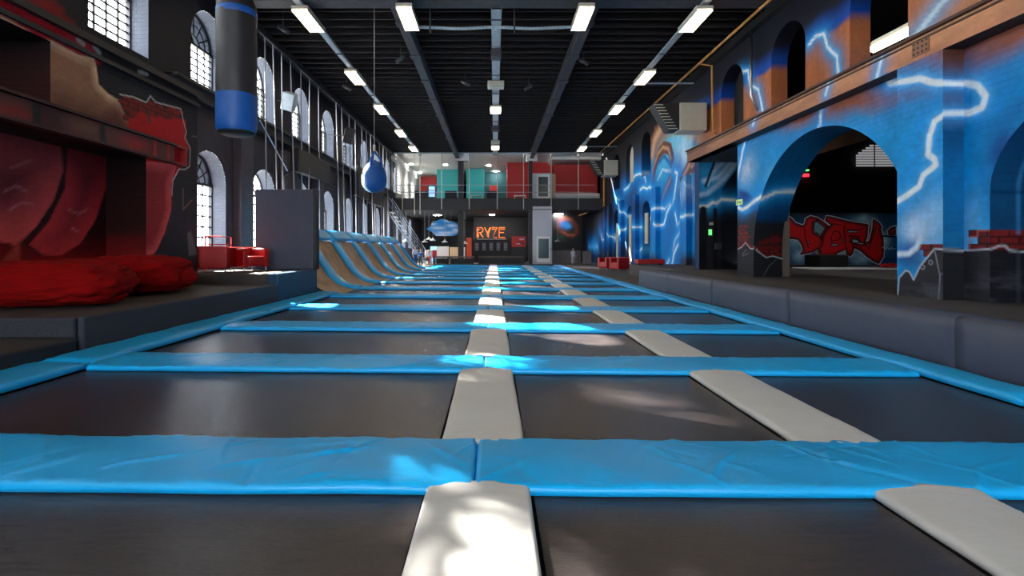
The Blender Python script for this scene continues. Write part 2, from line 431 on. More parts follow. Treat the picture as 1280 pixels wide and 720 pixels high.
# ---------------- windows
WY = [8.77+2.73*i for i in range(-6, 12)]       # window centres along the long walls
UP = dict(r=.70, zb=4.50, zs=5.56); LO = dict(r=.70, zb=1.0, zs=2.47)
def window(n, xg, yc, r, zb, zs, cols=5, rows=7, single=False, out=-1):
    w = MB(); t = .035
    w.box(xg-.04, xg+.04, yc-r, yc-r+t, zb, zs).box(xg-.04, xg+.04, yc+r-t, yc+r, zb, zs).box(xg-.05, xg+.05, yc-r, yc+r, zb, zb+t*1.3).box(xg-.05, xg+.05, yc-r, yc+r, zs-t, zs+t*.6)
    arc = [(xg, yc-(r-t/2)*math.cos(a), zs+(r-t/2)*math.sin(a)) for a in np.linspace(0, math.pi, 17)]
    w.tube(arc, t*.6, 4)
    fr = struct(f'window_{n}', w, M_frame)
    g = MB()
    for i in range(1, cols): y = yc-r+2*r*i/cols; g.box(xg-.012, xg+.012, y-.018, y+.018, zb, zs)
    for i in range(1, rows): z = zb+(zs-zb)*i/rows; g.box(xg-.012, xg+.012, yc-r, yc+r, z-.017, z+.017)
    for rr in (.33, .66): g.tube([(xg, yc-r*rr*math.cos(a), zs+r*rr*math.sin(a)) for a in np.linspace(0, math.pi, 13)], .017, 4)
    for a in np.linspace(0, math.pi, 7)[1:-1]: g.tube([(xg, yc-r*.33*math.cos(a), zs+r*.33*math.sin(a)), (xg, yc-r*math.cos(a), zs+r*math.sin(a))], .017, 4)
    g.build('glazing_bars', M_frame, fr)
    if single:
        for i in range(cols):
            for j in range(rows):
                y0 = yc-r+2*r*i/cols+.01; y1 = yc-r+2*r*(i+1)/cols-.01; z0 = zb+(zs-zb)*j/rows+.01; z1 = zb+(zs-zb)*(j+1)/rows-.01
                MB().add([(xg,y0,z0),(xg,y1,z0),(xg,y1,z1),(xg,y0,z1)], [(0,1,2,3)]).build('pane', GLASS, fr)
        q = MB(); q.v = [(xg, yc, zs)]+[(xg, yc-r*math.cos(a), zs+r*math.sin(a)) for a in np.linspace(0, math.pi, 17)]; q.f = [(0,i,i+1) for i in range(1,17)]
        q.build('fanlight_pane', GLASS, fr)
    else:
        q = MB(); q.v = [(xg, yc-r, zb), (xg, yc+r, zb)]+[(xg, yc+r*math.cos(a), zs+r*math.sin(a)) for a in np.linspace(0, math.pi, 17)]; q.f = [tuple(range(19))]
        q.build('pane', GLASS, fr)
    # daylight portal just outside the glass
    return fr
def portal(x, y, z, sy, sz, rot):
    L = bpy.data.lights.new('daylight_portal', 'AREA'); L.shape = 'RECTANGLE'; L.size = sy; L.size_y = sz; L.cycles.is_portal = True
    o = bpy.data.objects.new('daylight_portal', L); o.location = (x, y, z); o.rotation_euler = rot; link(o)

# ---------------- left wall with both rows of windows
dk = c(40, 40, 46)
mL = Mural('x', -6.4).vgrad([(0, c(72,68,74)), (3.9, c(62,58,64)), (4.3, c(18,22,36)), (7.2, c(10,13,26))], .1)
# red paint creeping over the ledge
mL.poly([(-60,-60),(40,-20),(75,5),(100,40),(60,50),(-60,0)], c(120,14,24), .1, wob=.15)
mL.grain(.2, 3)
# painted forms in the recess of the left block
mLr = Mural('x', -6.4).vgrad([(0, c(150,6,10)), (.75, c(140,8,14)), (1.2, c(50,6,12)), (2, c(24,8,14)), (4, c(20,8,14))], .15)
l1 = [(-60,150),(78,178),(80,215),(68,252),(46,285),(22,308),(-10,300),(-60,285)]
l2 = [(84,182),(138,196),(133,235),(120,275),(101,305),(75,321),(50,318),(34,306),(60,276),(80,235)]
mLr.shade(l1, c(225,84,84), c(112,34,44), .6).shade(l2, c(205,54,60), c(92,22,32), .5)
mLr.stroke(l1[1:6], .035, c(12,4,8), .03).stroke(l2[6:]+l2[:1], .035, c(10,4,8), .03)
for q in ([(5,240),(20,232),(34,240)], [(12,262),(26,254),(40,256)], [(86,262),(98,268),(108,262)], [(90,285),(98,290)], [(14,210),(40,200)]):
    mLr.stroke(q, .02, c(225,150,150), .03, alpha=.6)
mLr.poly([(0,330),(25,300),(25,332)], c(170,60,50), .05)
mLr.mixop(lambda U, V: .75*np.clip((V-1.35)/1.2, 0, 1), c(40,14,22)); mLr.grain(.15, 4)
# upper recess
mLu = Mural('x', -6.4).vgrad([(2.7, c(90,18,20)), (3.2, c(130,58,46)), (3.7, c(40,18,24))], .15).stroke([(18,85),(28,125)], .05, c(14,8,10)).stroke([(38,95),(33,125)], .05, c(14,8,10)).grain(.2, 3)
# front face of the left block
mLf = Mural('x', -5.74).fill(c(44,42,47))
mLf.vgrad([(0, c(48,46,52)), (3.2, c(36,36,42)), (3.75, c(12,18,30)), (4.1, c(26,8,14))], .12)
mLf.poly([(-80,-60),(20,0),(60,16),(110,52),(128,78),(118,92),(66,60),(-80,-10)], c(150,14,30), .06, wob=.08)
body = [(-80,-20),(20,28),(50,48),(66,50),(80,58),(100,68),(118,72),(121,84),(124,105),(136,117),(148,124),(160,150),(175,172),(195,205),(150,195),(40,140),(-80,90)]
mLf.shade(body, c(226,184,150), c(150,104,80), .16)
mLf.poly([(124,150),(150,128),(180,175),(200,210),(150,190)], c(100,30,28), .2, alpha=.7)
mLf.poly([(60,105),(120,130),(160,160),(150,190),(60,140)], c(80,44,40), .3, alpha=.6)
edge_ = [(150,118),(165,121),(183,128),(188,120),(195,128),(226,136),(229,150),(233,165),(231,172),(238,186),(237,208),(231,212),(224,211),(216,226),(215,244),(222,262),(229,250),(229,236),(226,262),(210,288),(196,322),(175,330),(150,330)]
mLf.bricks([(150,119),(166,122),(184,129),(189,121),(196,129),(226,137),(232,172),(238,186),(237,206),(200,205),(180,175),(158,150)], col=c(120,24,26))
mLf.poly([(160,150),(178,138),(196,148),(232,150),(231,172),(236,188),(225,212),(216,226),(214,260),(205,290),(190,322),(170,330),(170,200)], c(178,14,22), .04, wob=.05)
mLf.shade([(170,200),(222,204),(214,232),(214,265),(206,292),(195,315),(170,330)], c(230,90,90), c(150,36,42), .2)
mLf.stroke(edge_[:15], .018, c(205,200,200), .012).stroke([(229,236),(229,262),(240,250)], .014, c(170,120,110)).stroke([(224,211),(216,226)], .018, c(205,200,200))
mLf.poly([(234,292),(238,288),(247,318),(236,320)], c(100,98,100), .03).stroke([(185,140),(187,152)], .05, c(60,60,66)).stroke([(240,170),(252,172)], .012, c(120,120,130))
for q in ([(75,18),(88,15)], [(92,35),(99,38)], [(101,35),(103,42)], [(118,58),(124,66)], [(174,90),(184,92)], [(98,50),(104,55)]): mLf.stroke(q, .07, c(150,150,150), .03)
mLf.grain(.15, 5)
mJ = Mural('y', 8.44).vgrad([(.3, c(130,8,10)), (.9, c(110,6,8)), (1.3, c(40,5,7)), (2.6, c(8,3,5))], .2).grain(.2, 4)  # red paint, with the shade of this camera-facing jamb put into the darker maroon
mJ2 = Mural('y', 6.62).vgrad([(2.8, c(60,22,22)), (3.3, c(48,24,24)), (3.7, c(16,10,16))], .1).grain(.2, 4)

sf = Surf()
def wall_row(sf, mu, X, y0, y1, z0, z1, wins, r, zb, zs, depth, rescol, res=.12, fixed=None, nx=5):
    cur = y0
    for yc in wins:
        if yc-r < y0 or yc+r > y1: continue
        sf.rect(mu, cur, yc-r, z0, z1, res)
        if zb > z0: sf.rect(mu, yc-r, yc+r, z0, zb, res)
        sf.patch(mu, arch_us(yc, r), arch_top(yc, r, zs), z1, max(3, int((z1-zs)/res)))
        sf.reveal(mu, arch_path(yc, r, zb, zs, sill=(zb > z0)), X, X+depth, nx, fixed=fixed)
        cur = yc+r
    sf.rect(mu, cur, y1, z0, z1, res)
revcol = c(84, 90, 104)
wall_row(sf, mL, -6.4, -9, 45, 4.1, ZC, WY, UP['r'], UP['zb'], UP['zs'], -.42, None, .1, fixed=revcol)
lowins = [y for y in WY if y > 11]
wall_row(sf, mL, -6.4, 9.9, 45, -.12, 4.1, lowins, LO['r'], LO['zb'], LO['zs'], -.42, None, .12, fixed=revcol)
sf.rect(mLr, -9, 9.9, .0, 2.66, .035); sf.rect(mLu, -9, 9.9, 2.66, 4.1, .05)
sf.build('wall_left', M_wall)
sf = Surf()
sf.rect(mLf, 8.44, 9.9, .1, 2.5, .02); sf.rect(mLf, 6.62, 9.9, 2.5, 3.98, .02); sf.rect(mLf, 2, 6.62, 3.67, 3.98, .03); sf.rect(mLf, -9, 2, 3.67, 3.98, .3)
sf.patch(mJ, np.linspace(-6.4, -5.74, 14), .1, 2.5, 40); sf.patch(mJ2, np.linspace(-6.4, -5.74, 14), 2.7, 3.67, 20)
sf.reveal(mLf, [(-6.4, 2.5), (-5.74, 2.5)], -9, 8.44, 2, 'y', c(30,12,14)); sf.reveal(mLf, [(-6.4, 3.67), (-5.74, 3.67)], -9, 6.62, 2, 'y', c(20,16,24))
sf.reveal(mLf, [(-6.4, 3.98), (-5.74, 3.98)], -9, 9.9, 2, 'y', c(30,20,24)); sf.reveal(mLf, [(-6.4, .1), (-6.4, 3.98), ], 9.9, 9.9001, 2, 'y', dk)
sf.patch(Mural('y', 9.9).fill(dk), [-6.4, -5.74], .1, 3.98, 2)
o = sf.build('wall_left', M_wall); 
for o in bpy.data.objects:
    if o.name.startswith('wall_left'): tag(o, kind='structure')
n = 1
for yc in WY:
    single = 8 < yc < 13
    window(n, -6.76, yc, **UP, single=single); n += 1
    portal(-6.84, yc, (UP['zb']+UP['zs']+.7)/2, UP['zs']+.7-UP['zb'], 1.4, (0, -math.pi/2, 0))
for yc in lowins:
    window(n, -6.76, yc, **LO, cols=4, rows=6, single=yc < 13); n += 1
    portal(-6.84, yc, (LO['zb']+LO['zs']+.7)/2, LO['zs']+.7-LO['zb'], 1.4, (0, -math.pi/2, 0))
NWIN = n
# outer skin of the left wall so daylight enters only through the windows
# pilasters and ledges on the left wall
for i in range(8):
    yy = 12.87+2.73*i
    struct(f'trim_{3+i}', MB().box(-6.4, -6.2, yy-.32, yy+.32, 0, 3.9), M_wall if False else mat('charcoal_brick', c(70,67,74), .6, noise=.2, brick=.7))
struct('trim_11', MB().box(-6.4, -6.22, 9.9, 32, 4.12, 4.40).box(-6.4, -6.12, 9.9, 32, 4.36, 4.42), M_dark)
struct('trim_12', MB().box(-6.4, -5.66, -9, 9.95, 3.90, 4.0).box(-5.74, -5.69, -9, 9.9, 3.72, 3.78), M_dark)
# steel beam over the lower recess
bm_ = Mural('x', -5.66).fill(c(96,48,40)).poly([(40,120),(85,135),(85,180),(40,170)], c(60,16,20), .3).cloud(20,140,25,12,c(150,26,28)).cloud(110,160,20,10,c(120,84,60)).cloud(170,180,14,10,c(180,28,34)).stroke([(46,135),(47,160)],.12,c(22,16,20)).stroke([(128,160),(129,185)],.12,c(20,14,18)).grain(.2,3)
sf = Surf(); sf.rect(bm_, -9, 4, 2.52, 2.8, .2); sf.rect(bm_, 4, 9.05, 2.52, 2.8, .03)
sf.reveal(bm_, [(-5.74, 2.52), (-5.64, 2.52)], -9, 9.05, 2, 'y', c(24,14,16)); sf.reveal(bm_, [(-5.74, 2.80), (-5.60, 2.80)], -9, 9.05, 2, 'y', c(40,14,20))
o = sf.build('trim_13', M_wall2); tag(o, kind='structure')
struct('trim_14', MB().box(-5.74, -5.60, -9, 9.05, 2.80, 2.84).box(-5.74, -5.61, -9, 9.05, 2.49, 2.52), mat('maroon_steel', c(60,22,28), .5, noise=.2))
struct('trim_15', MB().box(-5.74, -5.64, 8.50, 8.56, 2.52, 2.8).box(-5.74, -5.64, 8.86, 8.90, 2.52, 2.8).box(-5.74, -5.64, 9.35, 9.40, 2.49, 2.84).box(-5.74,-5.64, 8.9, 9.35, 2.49,2.53).box(-5.74,-5.64,8.9,9.35,2.80,2.84), mat('red_steel', c(150,24,30), .5, noise=.2))

# ---------------- right wall: far/upper plane
mR = Mural('x', 6.9)
mR.fill(c(40,38,44))
brown = c(176, 112, 74)
def brown_w(U, V):
    lim = 20.6-1.6*np.clip(V-5.2, 0, 2)**1.3+.5*(fbm(U*2, V*2, 4)-.5)
    return np.clip((lim-U)/.15, 0, 1)
def colr(U, V, C):
    w = brown_w(U, V)[:, None]; n = fbm(U*5, V*.8, 8)
    zb = 5.42+.25*(fbm(U*1.3, V*.1, 6)-.5)
    br = np.array(brown)*(.55+.9*n)[:, None]; pale = np.array(c(206,160,130)); pk = np.clip((9.0-U)/1.5, 0, 1)[:, None]
    br = br*(1-.5*pk)+pale*.5*pk
    t = np.clip((V-zb)/.12, 0, 1)[:, None]; t2 = np.clip((V-zb-.22)/.35, 0, 1)[:, None]
    cc = br*(1-t)+np.array(c(8,80,170))*t; cc = cc*(1-t2)+np.array(c(20,24,42))*t2
    return C*(1-w)+cc*w
mR.ops.append(colr)
shell = [(811,345),(811,180),(818,168),(835,158),(860,160),(880,168),(880,345)]
mR.poly(shell, c(0,150,212), .15, wob=.2)
mR.poly([(813,205),(813,174),(820,158),(830,143),(842,135),(860,140),(885,160),(885,186),(868,178),(850,170),(838,172),(826,182)], c(150,96,68), .12, wob=.2)
mR.stroke([(815,196),(818,176),(828,156)], .35, c(210,170,140), .3)
mR.cloud(852,190,14,22,c(215,235,245),.95,2).cloud(864,250,8,20,c(200,225,245),.9,3).cloud(826,205,8,16,c(90,200,240),.7,4).cloud(845,175,20,10,c(120,210,240),.7,6)
for q, w_ in (([(816,225),(818,210),(824,192),(830,184),(837,186),(840,198)], .5), ([(828,252),(833,238),(841,220)], .5), ([(843,268),(847,245),(853,225),(862,208),(868,198)], .55), ([(866,208),(872,202)], .5)):
    mR.stroke(q, w_, c(112,72,58), .06); mR.stroke([(x-1.5, y) for x, y in q], w_*.3, c(196,150,120), .06)
mR.stroke([(822,205),(830,195),(838,205),(842,225)], .16, c(10,110,180), .1)
for q in ([(822,225),(828,212),(838,214),(845,225)], [(832,214),(840,212),(850,228),(846,240)], [(862,228),(866,235),(872,238)], [(856,236),(860,258),(868,268),(874,262)]): mR.stroke(q, .09, c(210,235,250), .08)
mR.stroke([(868,180),(869,230),(860,270)], .35, c(6,60,140), .3, alpha=.6)
mR.poly([(811,345),(811,322),(822,318),(830,325),(845,327),(860,318),(880,322),(880,345)], c(62,60,68), .3)
def cv(l): return [(720+a/3, 100+b/3) for a, b in l]
bolts = [[(48,622),(66,620),(82,622)], [(90,568),(96,588),(104,602),(116,598)], [(122,548),(128,575),(138,590),(160,596)], [(150,440),(166,458),(174,470),(176,490),(188,505),(200,530),(206,548),(240,552),(262,549)],
 [(180,412),(196,402),(205,380),(222,358),(240,352),(258,362),(262,385)], [(240,412),(252,402),(268,408),(276,400),(292,420),(288,452),(296,486),(286,500),(272,540),(262,552)], [(206,548),(180,562),(170,590),(164,640)],
 [(296,486),(318,480),(334,484),(352,462),(360,470),(368,440),(380,350),(372,345)], [(308,540),(316,545),(330,540),(340,500),(355,470)], [(372,500),(380,545),(392,530)], [(364,640),(372,600),(394,560),(398,520),(440,505)], [(392,560),(400,590),(396,610)], [(342,690),(350,672)], [(360,690),(366,655),(382,618)], [(240,640),(262,612)]]
for b_ in bolts: mR.glow(mR.P(cv(b_)), .75, c(0,118,200), .9, True)
for b_ in bolts: mR.bolt(cv(b_), .085, .34)
mR.bolt([(1011,56),(1020,45),(1030,42),(1034,58),(1046,70),(1048,96)], .05, .22).bolt([(926,90),(935,88),(938,107),(948,112),(954,142)], .06, .22)
mR.glow([(1138,52),(1190,-12)], .22, c(130,180,230), .9).stroke([(1138,52),(1190,-12)], .10, c(205,232,250), .04)
mR.ops.append(lambda U, V, C: C**1.12); mR.grain(.12, 7, 2)
sf = Surf()
upw = [3.6, 6.42, 9.24, 12.06, 14.88, 23.3, 26.1, 28.9]
wall_row(sf, mR, 6.9, 2.0, 32, 4.1, ZC, upw, .70, 4.3, 5.6, .4, None, .045, nx=6)
wall_row(sf, mR, 6.9, 14.4, 32, -.12, 4.1, [23.3, 26.1, 28.9], .6, .3, 2.55, .35, None, .045, nx=5)
sf.rect(mR, -9, 2, 3.3, ZC, .5); sf.rect(mR, 9.5, 14.4, 3.0, 4.1, .06); sf.rect(mR, 2, 9.5, 3.3, 4.1, .3)
sf.rect(mR, 32, 45, -.12, ZC, .3)
o = sf.build('wall_right', M_wall); tag(o, kind='structure')
# pilasters of the far right wall carry the same paint
for i, yy in enumerate([18.2, 21.6, 24.7, 27.5, 30.3, 31.5]):
    sf = Surf(); w2 = .30
    for (u0, u1) in ((yy-w2, yy+w2),): sf.rect(mR, u0, u1, -.05 if yy>19 else .4, 3.55, .05, at=6.70)
    sf.reveal(mR, [(yy-w2, z) for z in np.linspace(0 if yy>19 else .4, 3.55, 60)], 6.70, 6.9, 2)
    sf.reveal(mR, [(yy-w2, 3.55), (yy+w2, 3.55)], 6.70, 6.9, 2)
    o = sf.build(f'trim_{16+i}', M_wall); tag(o, kind='structure')

# ---------------- right wall: near projecting block
def block_mural(X):
    m = Mural('x', X); sky = c(0,164,228)
    m.fill(sky)
    def base(U, V, C):
        n = fbm(U*1.5, V*1.5, 3)
        # brown crown / blue body boundary
        ub = np.interp(U, [4.6, 5.3, 5.9, 6.7, 7.9, 9.5, 11.5, 14.4], [3.1, 2.95, 2.75, 2.85, 3.05, 3.15, 3.4, 3.6])
        t = np.clip((V-ub+.35*(n-.5))/.22+.3, 0, 1)[:, None]
        br = np.array(c(160,98,76))*(.7+.6*fbm(U*6, V*3, 9))[:, None]
        mid = np.array(c(130,110,140)); tt = np.clip((V-ub+.35*(n-.5))/.5+.75, 0, 1)[:, None]
        bl = np.array(sky)*(.75+.5*n)[:, None]; deep = np.array(c(0,104,176))
        k = np.clip((fbm(U*.9, V*.7, 17)-.5)*2.5, 0, 1)[:, None]*.3; bl = bl*(1-k)+deep*k
        bl = bl*(1-tt*.3)+mid*tt*.3
        return bl*(1-t)+br*t
    m.ops.append(base)
    m.cloud(1150,285,26,26,c(200,222,245),1.1,2).cloud(1165,262,18,30,c(150,200,240),.7,3).cloud(1216,290,12,40,c(150,205,245),.7,3).cloud(1138,312,16,10,c(6,100,190),.9,4).cloud(1260,200,40,70,c(4,70,140),.8,9)
    m.cloud(930,212,12,16,c(200,210,225),.9,5).cloud(965,230,7,20,c(150,205,240),.6,5)
    m.poly([(850,239),(921,236),(934,240),(945,250),(960,247),(980,248),(1000,250),(1000,262),(850,262)], c(4,60,140), .1)
    # dark brick base on the far pillar
    m.poly([(850,262),(922,262),(932,268),(942,262),(985,255),(1000,250),(1000,380),(850,380)], c(44,44,54), .08)
    m.bricks([(921,296),(924,280),(934,280),(936,300),(941,310),(930,308),(921,312)]); m.stroke([(921,312),(927,309),(932,303),(938,311),(944,311),(956,319)], .022, c(190,190,200))
    m.stroke([(928,318),(933,312)], .02, c(120,120,130)).stroke([(928,320),(935,317)], .02, c(120,120,130))
    # near pier: dark rock with pale outline and painted bricks
    rock = [(1122,371),(1124,347),(1132,338),(1137,340),(1142,350),(1150,333),(1168,311),(1182,312),(1210,313),(1240,311),(1250,307),(1256,307),(1262,313),(1340,316),(1340,420),(1110,420),(1121,380)]
    m.cloud(1140,325,16,12,c(8,70,130),.9,8)
    m.bricks([(1152,317),(1153,306),(1160,303),(1174,303),(1174,318)]).bricks([(1212,314),(1212,297),(1222,297),(1222,288),(1340,286),(1340,318)])
    m.stroke([(1212,314),(1212,296),(1222,296),(1222,288),(1280,287)], .012, c(210,140,130))
    m.poly(rock, c(52,52,60), .012); m.stroke(rock[:14], .02, c(190,195,205), .012)
    m.stroke([(1168,311),(1175,345),(1173,376)], .014, c(150,150,160)).stroke([(1175,343),(1181,341)], .012, c(130,130,140))
    for q in ((1163,328),(1153,334)): m.stroke([q, (q[0]+.6, q[1])], .06, c(150,155,165), .01).stroke([q, (q[0]+.6, q[1])], .035, c(60,60,70), .01)
    m.mixop(lambda U, V: .45*np.clip((.95-V)/.5, 0, 1)*np.clip((6.6-U)*4, 0, 1)*np.clip((fbm(U*3, V*14, 12)-.5)*4,0,1), c(110,112,125))
    # lightning
    for q in ([(1107,97),(1113,104),(1150,98),(1165,103),(1208,104),(1222,107),(1232,120),(1228,134),(1212,141),(1182,142),(1168,152),(1162,170),(1160,193),(1168,199),(1170,206),(1154,219),(1149,233),(1118,254)],):
        m.bolt(q, .075, .26)
    m.stroke([(1119,318),(1136,317),(1146,309),(1150,299)], .07, c(215,232,250), .04)
    m.bolt([(1103,70),(1097,95)], .05, .16).bolt([(1035,106),(1028,124),(1024,160)], .05, .16).bolt([(943,143),(935,166),(928,190),(923,215),(919,240)], .06, .2)
    m.bolt([(921,259),(928,262),(934,259),(942,252),(957,243),(981,242)], .07, .2).bolt([(909,160),(908,185)], .05, .16)
    m.ops.append(lambda U, V, C: C**1.15); m.grain(.12, 8)
    return m
XB = 5.40; XP = 5.16
mB = block_mural(XB); mP = block_mural(XP)
# band is brown
mBand = Mural('x', XP).vgrad([(3.2, c(168,104,78)), (3.45, c(186,126,88)), (3.7, c(196,140,104))], .05, 3)
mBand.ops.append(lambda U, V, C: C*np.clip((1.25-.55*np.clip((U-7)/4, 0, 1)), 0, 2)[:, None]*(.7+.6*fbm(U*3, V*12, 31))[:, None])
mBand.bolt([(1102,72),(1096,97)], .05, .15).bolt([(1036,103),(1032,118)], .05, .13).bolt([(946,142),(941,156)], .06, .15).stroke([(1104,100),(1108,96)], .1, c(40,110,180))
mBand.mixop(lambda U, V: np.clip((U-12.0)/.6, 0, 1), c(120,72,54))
# jambs (facing the camera)
A1c, A1r, A1z = 8.615, 2.055, .95
mJa = Mural('y', 10.67).vgrad([(.3, c(34,34,40)), (1.5, c(30,30,38)), (1.62, c(4,62,110)), (2.5, c(2,98,156)), (3.3, c(2,116,176))], .1)
mJa.bricks([(943,308),(950,304),(955,296),(964,292),(979,296),(979,323),(966,321),(955,318),(950,312)], col=c(110,26,24)).stroke([(942,310),(951,317),(958,322),(966,320),(979,324)], .02, c(190,190,195)).stroke([(954,345),(962,332),(970,325)], .012, c(110,110,120))
mJa.bolt([(940,252),(957,243),(985,242)], .06, .2).grain(.12, 8)
mJ0 = Mural('y', 5.58).vgrad([(.3, c(20,22,28)), (.98, c(24,26,34)), (1.0, c(8,70,110)), (1.7, c(2,74,124)), (2.6, c(4,66,120))], .02)
mJ0.bricks([(1220,300),(1222,288),(1290,287),(1290,316),(1220,316)]).stroke([(1230,313),(1240,311),(1250,307),(1256,307),(1262,313),(1290,316)], .02, c(190,195,205)).stroke([(1272,100),(1273,290)], .04, c(60,150,220), .04, alpha=.6).stroke([(1273,316),(1273,380)], .03, c(60,64,76), .04)
mJ0.mixop(lambda U, V: .4*np.clip((.95-V)/.3, 0, 1)*np.clip((fbm(U*3, V*14, 12)-.52)*4,0,1), c(90,92,105)).grain(.12, 8)
mPs = Mural('y', 5.89).vgrad([(.3, c(26,28,34)), (.97, c(30,32,40)), (1.0, c(10,108,165)), (1.9, c(0,110,172)), (2.35, c(8,70,120)), (2.5, c(90,52,44)), (3.3, c(104,62,48))], .04).bolt([(1176,104),(1208,105)], .06, .15).bolt([(1176,142),(1208,141)], .06, .15).stroke([(1175,312),(1210,313)], .02, c(190,195,205)).grain(.12, 8)  # pilaster side: block paint repeated darker, its shade put into the colour
sf = Surf(); Zt = 3.29
sf.rect(mB, 5.58, 5.9, .38, Zt, .012); sf.rect(mB, 5.9, 6.56, .38, Zt, .1)
sf.patch(mB, arch_us(A1c, A1r, 120), arch_top(A1c, A1r, A1z), Zt, 40)
sf.rect(mB, 10.67, 11.37, .38, 1.9, .010); sf.rect(mB, 10.67, 11.37, 1.9, Zt, .025); pass
# near arch (mostly outside the frame)
sf.patch(mB, 5.58-2.9*(.5-.5*np.cos(np.linspace(0, math.pi, 40))), lambda u: 1.60+1.05*np.sqrt(np.maximum(0, 1-((u-4.13)/1.45)**2)), Zt, 40)
sf.rect(mB, -9, 2.68, .38, Zt, .2)
# reveals
def reveal_soffit(mu_plane, pts, x0, x1, colf):
    P = np.array(pts); na = 44; t = np.linspace(x0, x1, na)
    U = np.repeat(P[:, 0], na); V = np.repeat(P[:, 1], na); A = np.tile(t, len(P))
    sf.grid(np.stack([A, U, V], 1), colf(A, U, V), len(P), na)
arc1 = [(A1c+A1r, z) for z in np.linspace(.38, A1z, 60)]+[(A1c+A1r*math.cos(t), A1z+A1r*math.sin(t)) for t in np.linspace(0, math.pi, 120)]+[(A1c-A1r, z) for z in np.linspace(A1z, .38, 8)]
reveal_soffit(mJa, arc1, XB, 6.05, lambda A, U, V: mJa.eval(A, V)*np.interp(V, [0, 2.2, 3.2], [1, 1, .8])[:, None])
arc0 = [(5.58, z) for z in np.linspace(.38, 1.60, 60)]+[(4.13+1.45*math.cos(t), 1.60+1.05*math.sin(t)) for t in np.linspace(0, math.pi, 60)]+[(2.68, z) for z in np.linspace(1.6, .38, 8)]
reveal_soffit(mJ0, arc0, XB, 6.05, lambda A, U, V: mJ0.eval(A, V))
# pilaster on the near pier
sf.rect(mP, 5.89, 6.56, .38, Zt, .010, at=XP); sf.patch(mPs, np.linspace(XP, XB, 14), .38, Zt, 120, at=5.89)
sf.reveal(mP, [(6.56, .38), (6.56, Zt)], XP, XB, 2)
sf.reveal(mB, [(11.37, .38), (11.37, 3.29)], XB, 6.05, 3); sf.reveal(mB, [(11.37, 3.29), (13.7, 3.29)], XP, 6.9, 3, fixed=c(6,20,40))
# inner skin of the pier and lintels
ins = Mural('x', 6.05).fill(c(14,14,17))
sf.rect(ins, -9, 2.68, .38, 3.6, 1); sf.rect(ins, 5.58, 6.56, .38, 3.6, 1); sf.rect(ins, 10.67, 11.37, .38, 3.6, 1)
sf.patch(ins, arch_us(A1c, A1r, 30), arch_top(A1c, A1r, A1z), 3.6, 3); sf.patch(ins, arch_us(4.13, 1.45, 20), lambda u: 1.60+1.05*np.sqrt(np.maximum(0, 1-((u-4.13)/1.45)**2)), 3.6, 3)
o = sf.build('wall_right', M_wall); tag(o, kind='structure')
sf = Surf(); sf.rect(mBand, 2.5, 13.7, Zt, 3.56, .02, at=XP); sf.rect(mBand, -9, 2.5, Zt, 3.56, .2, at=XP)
sf.reveal(mBand, [(XP, Zt), (XB, Zt)], -9, 13.7, 2, 'y', c(14,8,10)); sf.reveal(mBand, [(XP, 3.56), (6.9, 3.56)], -9, 13.7, 2, 'y', c(90,60,46)); sf.reveal(mBand, [(XP, Zt), (XP, 3.56)], 13.7, 13.7, 2, 'y')
sf.patch(Mural('y', 13.7).fill(c(90,56,44)), [XP, 6.9], 3.29, 3.56, 2)
o = sf.build('trim_22', M_wall2); tag(o, kind='structure')
struct('trim_23', MB().box(XP-.05, XP+.1, -9, 13.72, 3.565, 3.60).box(XP-.02, XP, -9, 13.7, 3.51, 3.53), mat('brown_steel', c(76,44,36), .5, noise=.3))
# end wing of the second bay (faces the camera)
mW = Mural('y', 14.4).vgrad([(.3, c(34,34,42)), (1.9, c(34,34,44)), (2.15, c(2,56,110)), (2.8, c(2,130,190)), (3.6, c(6,84,134))], .15)
mW.poly([(874,205),(885,200),(900,184),(921,184),(921,215),(905,232),(890,240),(874,245)], c(40,150,215), .2)
for q in ([(921,186),(912,205),(897,222),(880,226)], [(912,184),(905,200),(892,215)], [(919,205),(908,220),(896,232),(884,242),(874,244)]): mW.stroke(q, .1, c(190,220,245), .12)
mW.stroke([(900,184),(882,233)], .07, c(5,20,50), .03).stroke([(903,184),(885,232)], .04, c(160,210,240), .03)
mW.poly([(921,212),(912,222),(903,235),(900,262),(902,345),(921,345)], c(10,14,26), .05)
mW.bolt([(872,258),(884,258),(891,253),(896,254),(902,249),(918,250)], .08, .25)
mW.stroke([(879,262),(879,340)], .2, c(12,12,16), .06).stroke([(894,262),(894,340)], .1, c(16,16,20), .05).grain(.12, 6)
sf = Surf(); sf.patch(mW, np.linspace(5.76, 7.2, 60), .0, 3.6, 140); sf.reveal(mW, [(14.4, 0), (14.4, 3.6)], 5.76, 5.76, 2)
sf.reveal(Mural('x', 5.76).fill(c(30,40,60)), [(14.4, .38), (14.4, 3.6)], 5.76, 5.77, 2)
sf.patch(Mural('x', 5.77).fill(c(30,60,100)), [14.4, 14.7], 0, 3.6, 2); sf.patch(Mural('y', 14.7).fill(c(30,60,100)), [5.76, 7.2], 0, 3.6, 2)
sf.reveal(Mural('x', 0).fill(c(40,40,50)), [(5.76, 3.6), (6.9, 3.6)], 13.7, 14.7, 2, 'y')
o = sf.build('wall_right', M_wall); tag(o, kind='structure')
